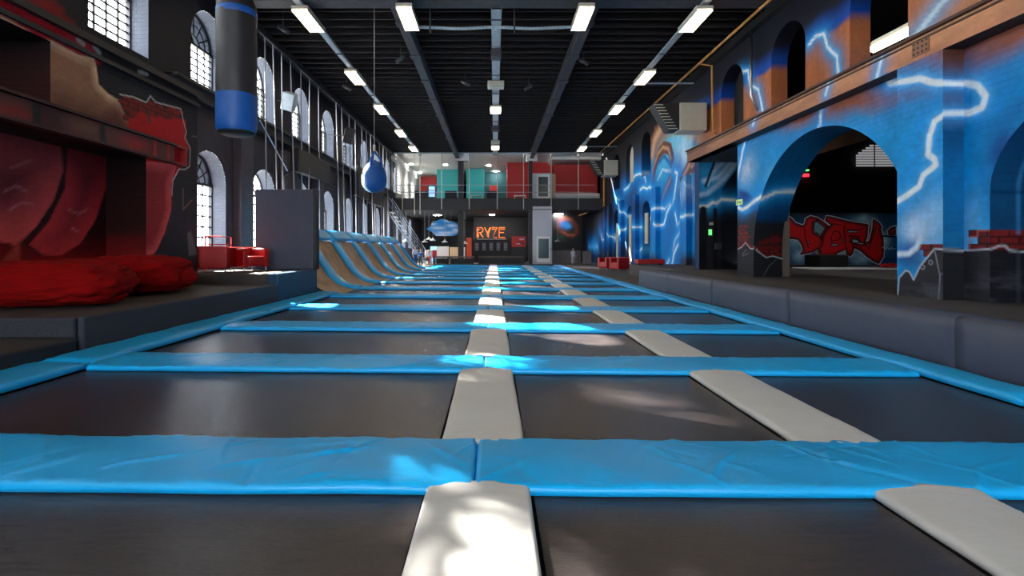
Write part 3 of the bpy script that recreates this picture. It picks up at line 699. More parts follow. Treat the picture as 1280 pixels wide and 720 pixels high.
# dark hall behind the right wall
struct('wall_right', MB().box(6.05, 22, -9.2, -9, 0, 7.3).box(22, 22.2, -9, 26, 0, 7.3).box(7.3, 22, 26, 26.2, 0, 7.3).box(7.35, 22, -9, 26, 7.2, 7.3).box(7.3,7.35,14.7,32,-.1,7.3), mat('black_hall', (.008,.008,.009), .8))
struct('floor', MB().box(7.3, 22, 14, 26, .2, .40), M_rubber)
struct('wall_right', MB().box(6.95, 7.3, 14.7, 22.0, 0, 4.1).box(6.95,7.3,9.6,14.4,3.6,4.2), M_black)
for i in range(3):
    yy = [22.8, 25.57, 28.34][i]
# back wall behind the camera with three tall windows
bw = MB().box(-6.8, 7.3, -9.2, -9, 5.8, 7.2).box(-6.8, 7.3, -9.2, -9, -.3, 1.0)
xs = [-6.8, -4.9, -2.9, -1.0, 1.0, 2.9, 4.9, 7.3]
for i in range(0, 8, 2): bw.box(xs[i], xs[i+1], -9.2, -9, 1.0, 5.8)
struct('wall_back', bw, M_dark)
for i in (1, 3, 5):
    x0, x1 = xs[i], xs[i+1]; g = MB()
    for k in range(9): x = x0+(x1-x0)*k/8; g.box(x-.02, x+.02, -9.13, -9.07, 1.0, 5.8)
    for k in range(13): z = 1.0+4.8*k/12; g.box(x0, x1, -9.13, -9.07, z-.02, z+.02)
    fr = struct(f'window_{NWIN}', g, M_frame); NWIN += 1
    MB().add([(x0,-9.1,1.0),(x1,-9.1,1.0),(x1,-9.1,5.8),(x0,-9.1,5.8)], [(0,1,2,3)]).build('pane', GLASS, fr)
    portal((x0+x1)/2, -9.25, 3.4, x1-x0, 4.8, (math.pi/2, 0, 0))

# ============================================================ TRAMPOLINE FIELD
YK = [2.47+2.12*k for k in range(-1, 15)]
def pad(name, path, ups, side, w, h, m, disp=0, seed=0, parent=None, edge=.35):
    """upholstered pad swept along path; cross section lies along side (unit) and up"""
    sec = [(-.5, 0), (-.5, .5), (-.492, .8), (-.47, .97)] + [(t, 1.0) for t in np.linspace(-.44, .44, 34 if disp > .008 else (11 if disp else 4))] + [(.47, .97), (.492, .8), (.5, .5), (.5, 0)]
    b = MB(); m_ = len(sec); n = len(path); sd = Vector(side); CR = []
    if disp:
        rr = random.Random(seed*13+5); L_ = (Vector(path[-1])-Vector(path[0])).length
        for _ in range(int(L_*9)):
            P_ = Vector(path[0]).lerp(Vector(path[-1]), rr.random())+Vector(side)*w*rr.uniform(-.45, .45); an = rr.choice((-1, 1))*rr.uniform(.3, 1.2)
            CR.append((P_.x, P_.y, math.cos(an), math.sin(an), rr.uniform(.08, .34), rr.uniform(.007, .02), rr.choice((1, 1, -.7))*rr.uniform(.4, 1.1)))
    for i, (P, U) in enumerate(zip(path, ups)):
        P = Vector(P); U = Vector(U); e = min(1, min(i, n-1-i)/1.5+.55) 
        wv = .012*mnoise.noise((P.x*1.7, P.y*1.7, seed+3.3))
        for j, (a, t) in enumerate(sec):
            q = P+sd*(a*w+(wv if abs(a) > .46 else 0)); d = 0
            if t > .9:
                crown = .25*(1-(2*a)**2)
                d = h*crown
                if disp:
                    d += disp*.8*mnoise.noise((q.x*2.2+q.y*3, q.y*2.4-q.x*.7, seed))
                    for (cx_, cy_, ca, sa, hl, wd, am) in CR:
                        dx = q.x-cx_; dy = q.y-cy_; l = dx*ca+dy*sa
                        if abs(l) < hl:
                            r_ = (-dx*sa+dy*ca+.03*math.sin(l*9+seed))/wd
                            if abs(r_) < 3: d += am*disp*math.exp(-r_*r_)*(1-(l/hl)**2)
                    if abs(a) > .4: d += disp*.45*mnoise.noise((q.x*14, q.y*14, seed))
            b.v.append(tuple(q+U*(h*t*(e if t > .9 else 1)+d)))
    for i in range(n-1):
        for j in range(m_):
            a = i*m_+j; q = i*m_+(j+1) % m_; b.f.append((a, a+m_, q+m_, q))
    b.f.append(tuple(range(m_))); b.f.append(tuple((n-1)*m_+j for j in range(m_))[::-1])
    return b.build(name, m, parent, smooth=True)
def flat_x(x0, x1, y, n): return [(x, y, tz(x)-.06) for x in np.linspace(x0, x1, n)], [(0,0,1)]*n
def flat_y(x, y0, y1, n): return [(x, y, tz(x)-.06) for y in np.linspace(y0, y1, n)], [(0,0,1)]*n
XC0, XC1 = -.29, .155; XR0, XR1 = 1.635, 2.095; XL = -3.44; XE = 3.585
def near(k):  # words for the row counted from the camera
    return ORD[k] if k >= 0 else 'nearest hidden'
for k, y in enumerate(YK[1:-1]):
    d = .011 if k < 3 else (.007 if k < 6 else 0)
    xl = XL if k < 5 else -3.43
    p, u = flat_x(xl, -.09, y, 260 if k < 3 else (70 if k < 6 else 8))
    o = pad('cross_pad', p, u, (0,1,0), .56, .043, M_blue, d, k); tag(o, f'blue cross pad left of the centre seam, {ORD[k]} row from the camera', 'pad', 'blue cross pads over the trampoline springs')
    p, u = flat_x(-.088, XE, y, 260 if k < 3 else (70 if k < 6 else 8))
    o = pad('cross_pad', p, u, (0,1,0), .56, .043, M_blue, d, k+31); tag(o, f'blue cross pad right of the centre seam, {ORD[k]} row from the camera', 'pad', 'blue cross pads over the trampoline springs')
rows = [(YK[i]+.27, YK[i+1]-.27, i) for i in range(len(YK)-1)]
for (y0, y1, i) in rows:
    y0b, y1b = y0-.05, y1+.05
    if y1 > 31.3: y1b = 31.35
    for nm, (x0, x1), pos in (('c', (XC0, XC1), 'down the centre'), ('r', (XR0, XR1), 'down the right bay')):
        p, u = flat_y((x0+x1)/2, y0b, y1b, 110 if i < 3 else 14)
        o = pad('strip_pad', p, u, (1,0,0), x1-x0, .036, M_white, .0035 if i < 3 else 0, i+(5 if nm == 'c' else 77))
        tag(o, f'off-white vinyl strip pad {pos}, {ORD[i]} piece from the camera', 'pad', f'white strip pads {pos}')
    for j, (x0, x1, pos) in enumerate(((XL-.02, XC0-.015, 'wide bed left of the centre strip'), (XC1+.015, XR0-.015, 'bed between the two white strips'), (XR1+.015, XE+.02, 'bed beside the right blue border'))):
        b = MB(); nx, ny = 12, 8
        for a in range(nx+1):
            for q in range(ny+1):
                s = math.sin(math.pi*a/nx)*math.sin(math.pi*q/ny); x = x0+(x1-x0)*a/nx
                b.v.append((x, y0b+(y1b-y0b)*q/ny, tz(x)-.066-.02*s))
        nn = len(b.v); b.v += [(x, y, z-.008) for x, y, z in b.v]
        for a in range(nx):
            for q in range(ny):
                i0 = a*(ny+1)+q; b.f.append((i0, i0+ny+1, i0+ny+2, i0+1)); b.f.append((i0+nn, i0+1+nn, i0+ny+2+nn, i0+ny+1+nn))
        o = b.build('trampoline_bed', M_bed, smooth=True); tag(o, f'black trampoline {pos}, {ORD[i]} row from the camera', 'trampoline', 'black trampoline beds')
# long border pads
def border(xa, xb, ys, side):
    for i in range(len(ys)-1):
        p, u = flat_y((xa+xb)/2, ys[i]+.003, ys[i+1]-.003, 50 if ys[i] < 9 else 16)
        p = [(x+.015*mnoise.noise((y*.8, xa, 2)), y, z+.008) for x, y, z in p]
        o = pad('border_pad', p, u, (1,0,0), xb-xa, .055, M_blue, .0079 if ys[i] < 9 else .004, i*3+xa)
        tag(o, f'blue border pad along the {side} edge of the trampolines, {ORD[i]} from the camera', 'pad', f'{side} blue border pads')
border(3.605, 3.925, [-2, 3.5, 7.7, 11.9, 16.2, 20.4, 24.7, 28.9, 31.4], 'right')
border(-3.93, -3.46, [-2, 4.4, 7.9, 11.42], 'left')

# curved wall of trampolines on the left
def prof(n=16):
    pts = []
    th = math.radians(55)
    for t in np.linspace(0, th, 9): pts.append((-3.42-math.sin(t), .0+(1-math.cos(t)), -t))
    x, z, t = pts[-1]; L = 0.98
    for q in np.linspace(0, 1, 7)[1:]: pts.append((x-math.cos(th)*L*q, z+math.sin(th)*L*q, -th))
    return pts
PR = prof()
def ramp_path(y, off=0, lead=.0):
    P = []; U = []
    P.append((-3.42+lead, y, tz(-3.2)-.06+off)); U.append((0,0,1))
    for x, z, t in PR:
        nx, nz = math.sin(-t), math.cos(t)
        P.append((x+nx*off, y, z-.03+nz*off)); U.append((nx, 0, nz))
    return P, U
KR = [y for y in YK if 12 < y < 26]
for i, y in enumerate(KR):
    P, U = ramp_path(y, 0)
    last = i == len(KR)-1
    o = pad('rib_pad', P, U, (0,1,0), .5 if not last else .3, .07, M_blue, .004, i); tag(o, f'blue vinyl rib pad climbing the curved trampoline wall, {ORD[i]} from the grey panel', 'pad', 'blue ribs of the curved wall')
ye = [11.5]+KR
for i in range(len(ye)-1):
    y0, y1 = ye[i]+(.2 if i else 0), ye[i+1]-.2
    P, U = ramp_path(0, -.005, .05); b = MB(); m_ = len(P)
    for q in np.linspace(0, 1, 7):
        y = y0+(y1-y0)*q; s = .03*math.sin(math.pi*q)
        for (p, u_) in zip(P, U): b.v.append((p[0]-u_[0]*s, y, p[2]-u_[2]*s))
    nn = len(b.v); k7 = 7
    for (p, u_) in [(P[j], U[j]) for _ in range(1) for j in range(m_)]: pass
    b.v += [(x-.01, y, z-.01) for x, y, z in b.v[:nn]]
    for r in range(6):
        for j in range(m_-1):
            a = r*m_+j; b.f.append((a, a+1, a+m_+1, a+m_)); b.f.append((a+nn, a+m_+nn, a+m_+1+nn, a+1+nn))
    o = b.build('wall_trampoline', M_ramp, smooth=True); tag(o, f'brownish curved wall trampoline, {ORD[i]} from the grey panel', 'trampoline', 'curved wall trampolines')
    x, z, t = PR[-1]
    p = [(x-.15, y, z+.125) for y in np.linspace(ye[i]+.01, ye[i+1]-.01, 12)]
    o = pad('top_pad', p, [(.64, 0, .77)]*12, (.77,0,-.64), .42, .08, M_blue, .006, i); tag(o, f'blue vinyl pad capping the curved wall, {ORD[i]} from the grey panel', 'pad', 'blue cap pads of the curved wall')
x, z, t = PR[-1]
b = MB().box(x-.3, x-.2, 11.5, 25.9, 0, z-.05); e = [(p[0], p[2]-.03) for p in ramp_path(0)[0]]
nE = len(e); ring = e+[(x-.2, 0)]
for yy in (25.94, 25.98): b.v += [(a, yy, q) for a, q in ring]
base = 8; nr = len(ring)
b.f.append(tuple(base+i for i in range(nr))); b.f.append(tuple(base+nr+i for i in range(nr))[::-1])
for i in range(nr): b.f.append((base+i, base+(i+1)%nr, base+nr+(i+1)%nr, base+nr+i))
tag(b.build('ramp_support', M_black), 'black support wall behind the curved trampolines', 'support')
# tall grey panel
pn = empty('tall_panel', 'tall dark grey padded panel standing at the end of the left platform', 'panel', (-4.55, 11.3, .52))
MB().rbox(-5.26, -3.98, 11.24, 11.36, .53, 2.29, .02).build('board', M_pad_dark, pn); MB().rbox(-3.98, -3.90, 11.2, 11.42, .53, 2.30, .02).build('end_post', M_dark, pn)

# ============================================================ LEFT PLATFORM FURNITURE
def beanbag(cx, cy, zb, rx, ry, h, seed, label, rot=0):
    b = MB(); nu, nv = 90, 44
    for j in range(nv+1):
        ph = -math.pi/2+math.pi*j/nv
        for i in range(nu):
            t = 2*math.pi*i/nu; c_, s_ = max(0, math.cos(ph)), math.sin(ph)
            e = .55
            X = abs(math.cos(t))**.8*math.copysign(1, math.cos(t))*c_**e; Y = abs(math.sin(t))**.8*math.copysign(1, math.sin(t))*c_**e; Z = math.copysign(abs(s_)**.85, s_)
            k = 1+.10*mnoise.noise((X*2+seed, Y*2, Z*2))+.06*mnoise.noise((X*4, Y*4+seed, Z*9))-.12*abs(mnoise.noise((X*4+seed, Y*3, Z*8)))
            z = max(0, .5+.5*Z*k); b.v.append((cx+(X*math.cos(rot)-Y*math.sin(rot))*rx*k, cy+(X*math.sin(rot)+Y*math.cos(rot))*ry*k, zb+.003+h*z))
    for j in range(nv):
        for i in range(nu):
            a = j*nu+i; q = j*nu+(i+1) % nu; b.f.append((a, q, q+nu, a+nu))
    o = b.build('bean_bag', M_bean, smooth=True); return tag(o, label, 'bean bag', 'red bean bags')
beanbag(-5.10, 5.98, .33, .78, .60, .53, 1, 'large red canvas bean bag nearest the camera on the left platform')
beanbag(-5.30, 7.55, .33, .78, .62, .56, 5, 'red canvas bean bag behind the larger one, beside the painted pillar')

def armchair(loc, rz, w, d, h, label, group, cat='armchair'):
    t = empty('armchair', label, cat, loc, group)
    def part(nm, b, m):
        o = b.build(nm, m, None); o.parent = t; o.location = o.location; o.matrix_parent_inverse = Matrix(); return o
    f = .08; a = .13*w/.65
    part('seat', MB().rbox(-w/2+a, w/2-a, -d/2, d/2-a, f+.02, h*.62, .03), M_red)
    part('backrest', MB().rbox(-w/2, w/2, d/2-a, d/2, f, h, .025), M_red)
    part('armrest', MB().rbox(-w/2, -w/2+a, -d/2, d/2-a, f, h*.96, .025), M_red); part('armrest', MB().rbox(w/2-a, w/2, -d/2, d/2-a, f, h*.96, .025), M_red)
    for sx in (-1, 1):
        for sy in (-1, 1): part('leg', MB().tube([(sx*(w/2-.05), sy*(d/2-.05), 0), (sx*(w/2-.05), sy*(d/2-.05), f+.01)], .012, 6), M_chrome)
    t.rotation_euler.z = rz; return t
armchair((-5.60, 10.30, .52), math.radians(188), .62, .60, .52, 'red leather armchair with its dark side to the camera under the left window', 'red cube armchairs by the left window')
armchair((-5.18, 10.78, .52), math.radians(60), .60, .56, .50, 'red leather armchair with its seat in sun beside the grey panel', 'red cube armchairs by the left window')
rl = empty('window_rail', 'red metal guard rail in front of the lower left window', 'rail', (-6.3, 11.7, .52))
b = MB().tube([(-6.30,11.15,.52),(-6.30,11.15,1.26),(-6.30,12.25,1.26),(-6.30,12.25,.0)], .018); b.build('frame', M_redp, rl); MB().tube([(-6.3,11.15,1.08),(-6.3,12.25,1.08)], .014).build('crossbar', M_redp, rl)

# ============================================================ HANGING BAG AND BALL
bx_, by_ = -2.91, 5.78
hb = empty('punching_bag', 'tall black heavy bag with blue bottom hanging at upper left', 'punching bag', (bx_, by_, 2.27))
def wob(prof, seed, n=40, amp=.006):
    b = MB().lathe(bx_, by_, prof, n)
    b.v = [(x+amp*mnoise.noise((x*6, y*6, z*4+seed)), y+amp*mnoise.noise((x*6+9, y*6, z*4+seed)), z) for x, y, z in b.v]; return b
R0 = .212
wob([(0.001,2.272),(.15,2.272),(.185,2.285),(.195,2.31)], 1).build('base_disc', M_black, hb, True)
wob([(.195,2.305),(.206,2.33),(R0,2.38)]+[(R0+.002, z) for z in np.linspace(2.45, 2.72, 6)], 2).build('blue_base_sleeve', M_bagblue, hb, True)
wob([(R0, z) for z in np.linspace(2.715, 3.62, 16)]+[(R0-.004,3.66)], 3).build('body', M_bagblk, hb, True)
wob([(R0,3.60),(R0+.003,3.605),(R0+.003,3.67),(R0-.002,3.675)], 4).build('blue_band', M_bagblue, hb, True)
wob([(R0-.004,3.65),(R0-.01,3.74),(R0-.04,3.80),(.10,3.83),(.001,3.84)], 5).build('top_cap', M_bagblk, hb, True)
for a in range(4):
    t = a*math.pi/2+.6; p0 = (bx_+.2*math.cos(t), by_+.2*math.sin(t), 3.72); MB().tube([p0, (bx_+.08*math.cos(t), by_+.08*math.sin(t), 4.05), (bx_, by_, 4.32)], .016, 6).build('strap', M_bagblk, hb, True)
MB().tube([(bx_, by_, 4.30), (bx_, by_, 6.93)], .012, 6).build('chain', M_dsteel, hb)
qx, qy = -2.91, 12.4
bl = empty('wrecking_ball', 'blue and white inflated ball hanging on a long rope over the trampolines', 'ball', (qx, qy, 2.30))
pr = [(.001,2.33),(.10,2.345),(.20,2.39),(.27,2.48),(.30,2.60),(.302,2.70),(.28,2.82),(.235,2.93),(.17,3.02),(.09,3.09),(.03,3.13)]
n = 32; full = MB().lathe(qx, qy, pr, n)
fb = MB(); fw = MB(); fb.v = full.v; fw.v = list(full.v)
for f in full.f:
    cxf = sum(full.v[i][0] for i in f)/4-qx; cyf = sum(full.v[i][1] for i in f)/4-qy; a = math.degrees(math.atan2(cyf, cxf)) % 360
    (fw if 165 < a < 240 or 60 < a < 110 else fb).f.append(f)
fb.build('blue_panel', M_bagblue, bl, True); fw.build('white_panel', M_ballwht, bl, True)
for a in (20, 140, 260):
    t = math.radians(a); MB().tube([(qx+.2*math.cos(t), qy+.2*math.sin(t), 2.98), (qx+.15*math.cos(t), qy+.15*math.sin(t), 3.15), (qx, qy, 3.34)], .028, 6).build('strap', M_bagblue, bl, True)
MB().tube([(qx, qy, 3.32), (qx, qy, 3.50)], .03, 6).build('shackle', M_chrome, bl); MB().tube([(qx, qy, 3.48), (qx, qy, 6.93)], .008, 5).build('rope', M_rope, bl)

# ============================================================ CEILING LIGHTS, TRAYS, PIPES
def lamp(x, y, z, label, group, L=1.25, w=.36, m=M_lamp, top=6.72):
    t = empty('ceiling_light', label, 'light', (x, y, z), group)
    MB().box(x-w/2, x+w/2, y-L/2, y+L/2, z+.04, z+.12).box(x-w/2-.015, x-w/2, y-L/2, y+L/2, z-.01, z+.12).box(x+w/2, x+w/2+.015, y-L/2, y+L/2, z-.01, z+.12).build('housing', M_cream, t)
    for i in range(4):
        xx = x-w/2+w*(i+.5)/4; MB().box(xx-w*.095, xx+w*.095, y-L/2+.03, y+L/2-.03, z+.0, z+.042).build('tube', m, t)
    MB().box(x-.02, x+.02, y-.3, y-.26, z+.12, top).box(x-.02, x+.02, y+.26, y+.3, z+.12, top).build('hanger', M_dsteel, t)
    return t
LY = [12.65, 16.9, 20.8, 25.1, 29.0]
for i, y in enumerate(LY):
    lamp(-4.58, y, 6.58, f'warm batten light on the left cable tray, {ORD[i]} from the camera', 'lights on the left tray')
    lamp(4.95, y, 6.58, f'warm batten light on the right cable tray, {ORD[i]} from the camera', 'lights on the right tray')
for q, y in enumerate((8.5, 4.3, .1, -4.1)):
    for x in (-4.58, 4.95):
        lamp(x, y, 6.58, f'warm batten light above the picture on the {"left" if x < 0 else "right"} tray, {ORD[q]} back from its top edge', 'lights above the camera')
lamp(-2.06, 12.25, 6.45, 'warm batten light left of two at the top of the picture', 'lights under the cross tray', w=.34, top=6.80)
lamp(2.10, 12.25, 6.45, 'warm batten light right of two at the top of the picture', 'lights under the cross tray', w=.34, top=6.80)
for i, (y, dy) in enumerate(((20.8, .9), (28.6, 1.0))):
    lamp(.05, y, 6.56, f'small square batten light on the centre tray, {"nearer" if i == 0 else "farther"} one', 'lights on the centre tray', dy, .42)
def tray(x, y0, y1, label, w=.16, z=6.72):
    t = empty('cable_tray', label, 'cable tray', (x, y0, z))
    MB().box(x-w/2, x+w/2, y0, y1, z, z+.012).box(x-w/2, x-w/2+.01, y0, y1, z, z+.06).box(x+w/2-.01, x+w/2, y0, y1, z, z+.06).build('channel', M_galv, t)
    y = y0+.5
    while y < y1: MB().box(x-w/2-.03, x+w/2+.03, y, y+.05, z-.02, z).box(x-.01, x+.01, y, y+.03, z, 6.95).build('bracket', M_dsteel, t); y += 2.05
    return t
tray(-4.58, -8, 31.8, 'long galvanised cable tray under the ceiling on the left'); tray(4.95, -8, 31.8, 'long galvanised cable tray under the ceiling on the right')
tray(.05, 12.3, 31.8, 'galvanised cable tray down the centre of the ceiling', .26)
t = empty('flexible_conduit', 'silver corrugated conduit spanning between the two top lights', 'conduit', (0, 12.5, 6.45))
b = MB(); pts = [(x, 12.75, 6.50-.05*math.sin(math.pi*(x+2.05)/4.15)*math.sin(6.28*(x+2.05)/4.15)**2) for x in np.linspace(-2.05, 2.1, 90)]
b.tube(pts, .045, 8, radii=[.045 if i % 2 else .036 for i in range(90)]).build('hose', M_galv, t, True)
MB().box(-1.62, -1.58, 12.68, 12.82, 6.38, 6.95).box(.48, .52, 12.68, 12.82, 6.38, 6.95).build('clip', M_dsteel, t)
for i, (y, z0, z1, w) in enumerate(((14.8, 6.48, 6.70, .30), (17.6, 6.50, 6.70, .56), (24.0, 6.5, 6.7, .36), (27.2, 6.5, 6.70, .46))):
    tag(MB().rbox(.05-w/2, .05+w/2, y-.2, y+.2, z0, z1, .02).build('junction_box', M_cream if i in (1, 3) else M_dsteel), f'box fixed under the centre cable tray, {ORD[i]} from the camera', 'box', 'boxes on the centre tray')
for i, (x, y, s) in enumerate(((-5.45, 13.2, 1), (-1.0, 17.5, 1), (1.2, 18.0, -1), (-5.2, 18.0, 1), (2.7, 15.5, 1), (-2.8, 15.3, -1))):
    t = empty('spot_light', f'small black spotlight under the ceiling joists, {ORD[i]} of the scattered ones', 'spotlight', (x, y, 6.6), 'black spotlights under the joists')
    MB().tube([(x, y, 7.15), (x, y, 6.70)], .015).build('stem', M_dsteel, t); MB().tube([(x-.12*s, y, 6.72), (x+.14*s, y, 6.56)], .06, 8).build('lamp_head', M_dsteel, t, True)
# speakers on the left wall
for i, (x, y, z, w, h, lab) in enumerate(((-5.95, 14.85, 5.25, .34, .5, 'grey loudspeaker tilted down between the left upper windows'), (-5.5, 19.4, 5.25, .34, .55, 'black loudspeaker on the left wall farther back'), (-5.9, 25.6, 5.0, .4, .6, 'dark loudspeaker high on the left wall near the mezzanine'))):
    b = MB().rbox(-w/2, w/2, -.16, .16, -h/2, h/2, .02); M4 = Matrix.Translation((x, y, z)) @ Matrix.Rotation(.35, 4, 'X') @ Matrix.Rotation(.3, 4, 'Y')
    b.v = [tuple(M4 @ Vector(v)) for v in b.v]
    t = empty('loudspeaker', lab, 'speaker', (x, y, z-h/2), 'wall loudspeakers'); b.build('cabinet', M_galv if i == 0 else M_black, t)
    MB().tube([(x, y+.1, z), (-6.4, y+.2, z+.1)], .02).build('bracket', M_dsteel, t)
# gas pipe
t = empty('gas_pipe', 'ochre gas pipe running under the ceiling and down by the mezzanine', 'pipe', (6.2, 12, 6.6))
MB().tube([(6.35, -8, 6.72), (6.35, 30.8, 6.72)], .035, 8).build('main_run', M_pipe, t, True)
MB().tube([(6.35, 15.9, 6.72), (6.75, 15.9, 6.66), (6.78, 15.9, 4.6), (6.9, 15.9, 4.55)], .03, 8).build('branch', M_pipe, t, True)
MB().tube([(6.78, 31.7, 6.4), (6.78, 31.7, 3.6), (5.75, 37, 3.2), (5.75, 37, 0)], .05, 8).build('far_drop', M_pipe, t, True)
tag(MB().tube([(6.1, 14.8, 6.0+.0), (6.1, 14.8, 6.02)], .01).build('pipe_clip', M_dsteel), 'tiny steel clip under the pipe', 'clip') if False else None
MBx = MB().tube([(4.95, 17.6, 6.66), (6.85, 17.6, 6.66)], .03, 6).build('conduit', M_galv); tag(MBx, 'grey conduit crossing from the right tray to the wall', 'conduit')
tag(MB().tube([(4.95, 28.6, 6.66), (6.85, 28.6, 6.66)], .03, 6).build('conduit', M_galv), 'grey conduit crossing near the mezzanine on the right', 'conduit')
tag(MB().tube([(-6.3, 31.6, 6.86), (6.8, 31.6, 6.86)], .05, 6).build('rail', M_galv), 'thin pale rail along the ceiling in front of the mezzanine', 'rail')
# heaters on the right wall
def heater(x0, x1, y, z0, z1, dy, lab):
    t = empty('unit_heater', lab, 'heater', ((x0+x1)/2, y, z0), 'cream heaters on the right wall')
    MB().rbox(x0, x1, y, y+dy, z0, z1, .03).build('casing', M_cream, t)
    # louvred outlet leaning off the left side
    L = (x1-x0)
    b = MB(); hz = z1-z0
    q = [(x0, y+.05, z0+hz*.05), (x0, y+.05, z1-hz*.02), (x0-L*.95, y+.05, z1+hz*.0-hz*.02), (x0-L*.35, y+.05, z0+hz*.02)]
    b.add([q[0], q[1], q[2], q[3]]+[(a, bb+dy*.8, d_) for a, bb, d_ in q], [(0,1,2,3),(4,7,6,5),(0,4,5,1),(1,5,6,2),(2,6,7,3),(3,7,4,0)]).build('outlet', M_black, t)
    for i in range(9):
        s = (i+.5)/9; ax = q[2][0]+(q[3][0]-q[2][0])*s; az = q[2][2]+(q[3][2]-q[2][2])*s
        MB().box(ax-.02, ax+L*.30, y+.0, y+.045, az-.012, az+.012).build('louvre', M_cream, t)
    MB().box(x1, 6.9, y+dy*.3, y+dy*.6, z1-.1, z1-.04).box(x1, 6.9, y+dy*.3, y+dy*.6, z0+.04, z0+.1).build('bracket', M_dsteel, t)
Y1 = 16.3
heater(PX(850, Y1), PX(884, Y1), Y1, PZ(163, Y1), PZ(128, Y1), .7, 'large cream unit heater with striped louvre high on the right wall')
Y1 = 28.5
heater(PX(755, Y1), PX(773, Y1), Y1, PZ(219, Y1), PZ(200, Y1), .9, 'small far cream unit heater beside the mezzanine')
tag(MB().tube([(6.72, 13.4, 6.7), (6.72, 13.4, 5.0), (6.9, 13.4, 4.6)], .035, 8).build('flue_pipe', M_chrome, smooth=True), 'thin steel flue dropping beside the large heater', 'pipe')

# ============================================================ NET TRACK AND ROPES (left)
t = empty('net_track', 'steel track with hanging net ropes along the left wall', 'rope track', (-6.05, 20, 6.55))
MB().box(-6.08, -6.02, 10, 31.5, 6.55, 6.60).build('rail', M_dsteel, t)
xpx = [331, 341, 352, 363, 376, 387, 398, 420, 427, 436, 444, 452, 458, 463, 468, 474, 479, 483]
for i, q in enumerate(xpx):
    y = 640*6.05/(618-q); sway = [0, 0, .0, .0, 0, -.5, 0, 0, .3, 0, 0, 0, 0, 0, 0, 0, 0, 0][i]
    MB().tube([(-6.05, y, 6.56), (-6.0+.1*(i % 2), y+sway, 1.3 if y > 13 else 2.6)], .012+.0004*y, 4).build('rope', M_rope, t)
MB().tube([(-6.05, 13.2, 4.3), (-5.9, 14.6, 3.2)], .02, 4).build('brace', M_galv, t)
# bundled net hanging behind the grey panel
b = MB(); nx = 60
for i in range(nx+1):
    y = 14.9+1.3*i/nx; x = -6.12+.05*math.sin(i*1.35)
    for z in (3.05+.25*math.sin(i/nx*3.1), 2.4, 1.7, .9): b.v.append((x+.02*math.sin(i*2.1+z), y, z))
for i in range(nx):
    for j in range(3): a = i*4+j; b.f.append((a, a+4, a+5, a+1))
o = b.build('bundled_net', M_net, smooth=True); tag(o, 'gathered grey net hanging behind the top of the grey panel', 'net')
# dark service boxes under the ledge
for i, (y0, y1, z0, z1) in enumerate(((15.6, 18.6, 3.35, 4.05), (22.4, 24.4, 3.3, 4.6), (25.2, 27.6, 3.2, 4.5))):
    b = MB().rbox(-6.2, -5.95, y0, y1, z0, z1, .03); o = b.build('duct_box', M_black)
    tag(o, ['long black duct box under the ledge, nearest of three on the left wall', 'middle black duct box on the left wall behind the ropes', 'farthest black duct box on the left wall behind the ball'][i], 'duct')

# ============================================================ RIGHT SIDE DETAILS
# vent holes plate
t = empty('vent_plate', 'small brown perforated vent plate on the steel band above the arch', 'vent', (XP, 6.2, 3.4))
ya, yb = 640*XP/(1162-618), 640*XP/(1141-618)
MB().box(XP-.012, XP-.001, ya, yb, 3.34, 3.52).build('plate', mat('brown_plate', c(150,98,70), .5), t)
b = MB()
for i in range(4):
    for j in range(3):
        y = ya+(yb-ya)*(i+.5)/4; z = 3.34+.18*(j+.5)/3; b.box(XP-.016, XP-.011, y-.012, y+.012, z-.012, z+.012)
b.build('holes', M_black, t)
# exit device and sign
t = empty('emergency_device', 'green lit emergency call box on the dark end wall right', 'emergency box', (6.05, 14.35, 1.3))
Yw = 14.38
MB().rbox(PX(885,Yw), PX(890.5,Yw), Yw-.10, Yw+.01, PZ(296,Yw), PZ(286,Yw), .02).build('housing', M_black, t); MB().box(PX(884,Yw), PX(887.5,Yw), Yw-.13, Yw-.09, PZ(294,Yw), PZ(287,Yw)).build('green_face', M_green, t); MB().rbox(PX(886.5,Yw), PX(891,Yw), Yw-.05, Yw+.01, PZ(281.5,Yw), PZ(278,Yw), .01).build('small_box', M_cream, t)
tag(MB().rbox(PX(893,Yw), PX(901,Yw), Yw-.08, Yw+.01, PZ(312,Yw), PZ(304,Yw), .01).build('switch_box', M_dsteel), 'grey switch box on the dark end wall below the lightning', 'box')
ex = empty('exit_sign', 'small pale green exit sign on the far pillar below the lightning', 'sign', (5.38, 11.25, 1.9))
ya, yb = 11.2, 11.35
MB().box(5.37, 5.40, 11.14, 11.38, PZ(256, 11.25), PZ(249.5, 11.25)).build('panel', mat('pale_green', c(190,215,140), .5, emit=.3), ex)
z0, z1 = PZ(255.3, 11.25), PZ(250.2, 11.25); b = MB(); b.box(5.365, 5.371, 11.30, 11.345, z0, z1).box(5.365, 5.371, 11.21, 11.25, z0+.02, z1-.02).box(5.365,5.371,11.16,11.18,z0,z1-.03)
b.build('pictogram', mat('sign_green', c(20,110,50), .5), ex)
# door post in the arch
struct('trim_24', MB().box(6.0, 6.10, 10.58, 10.68, .40, 2.35), mat('taupe', c(120,108,98), .6, noise=.1))
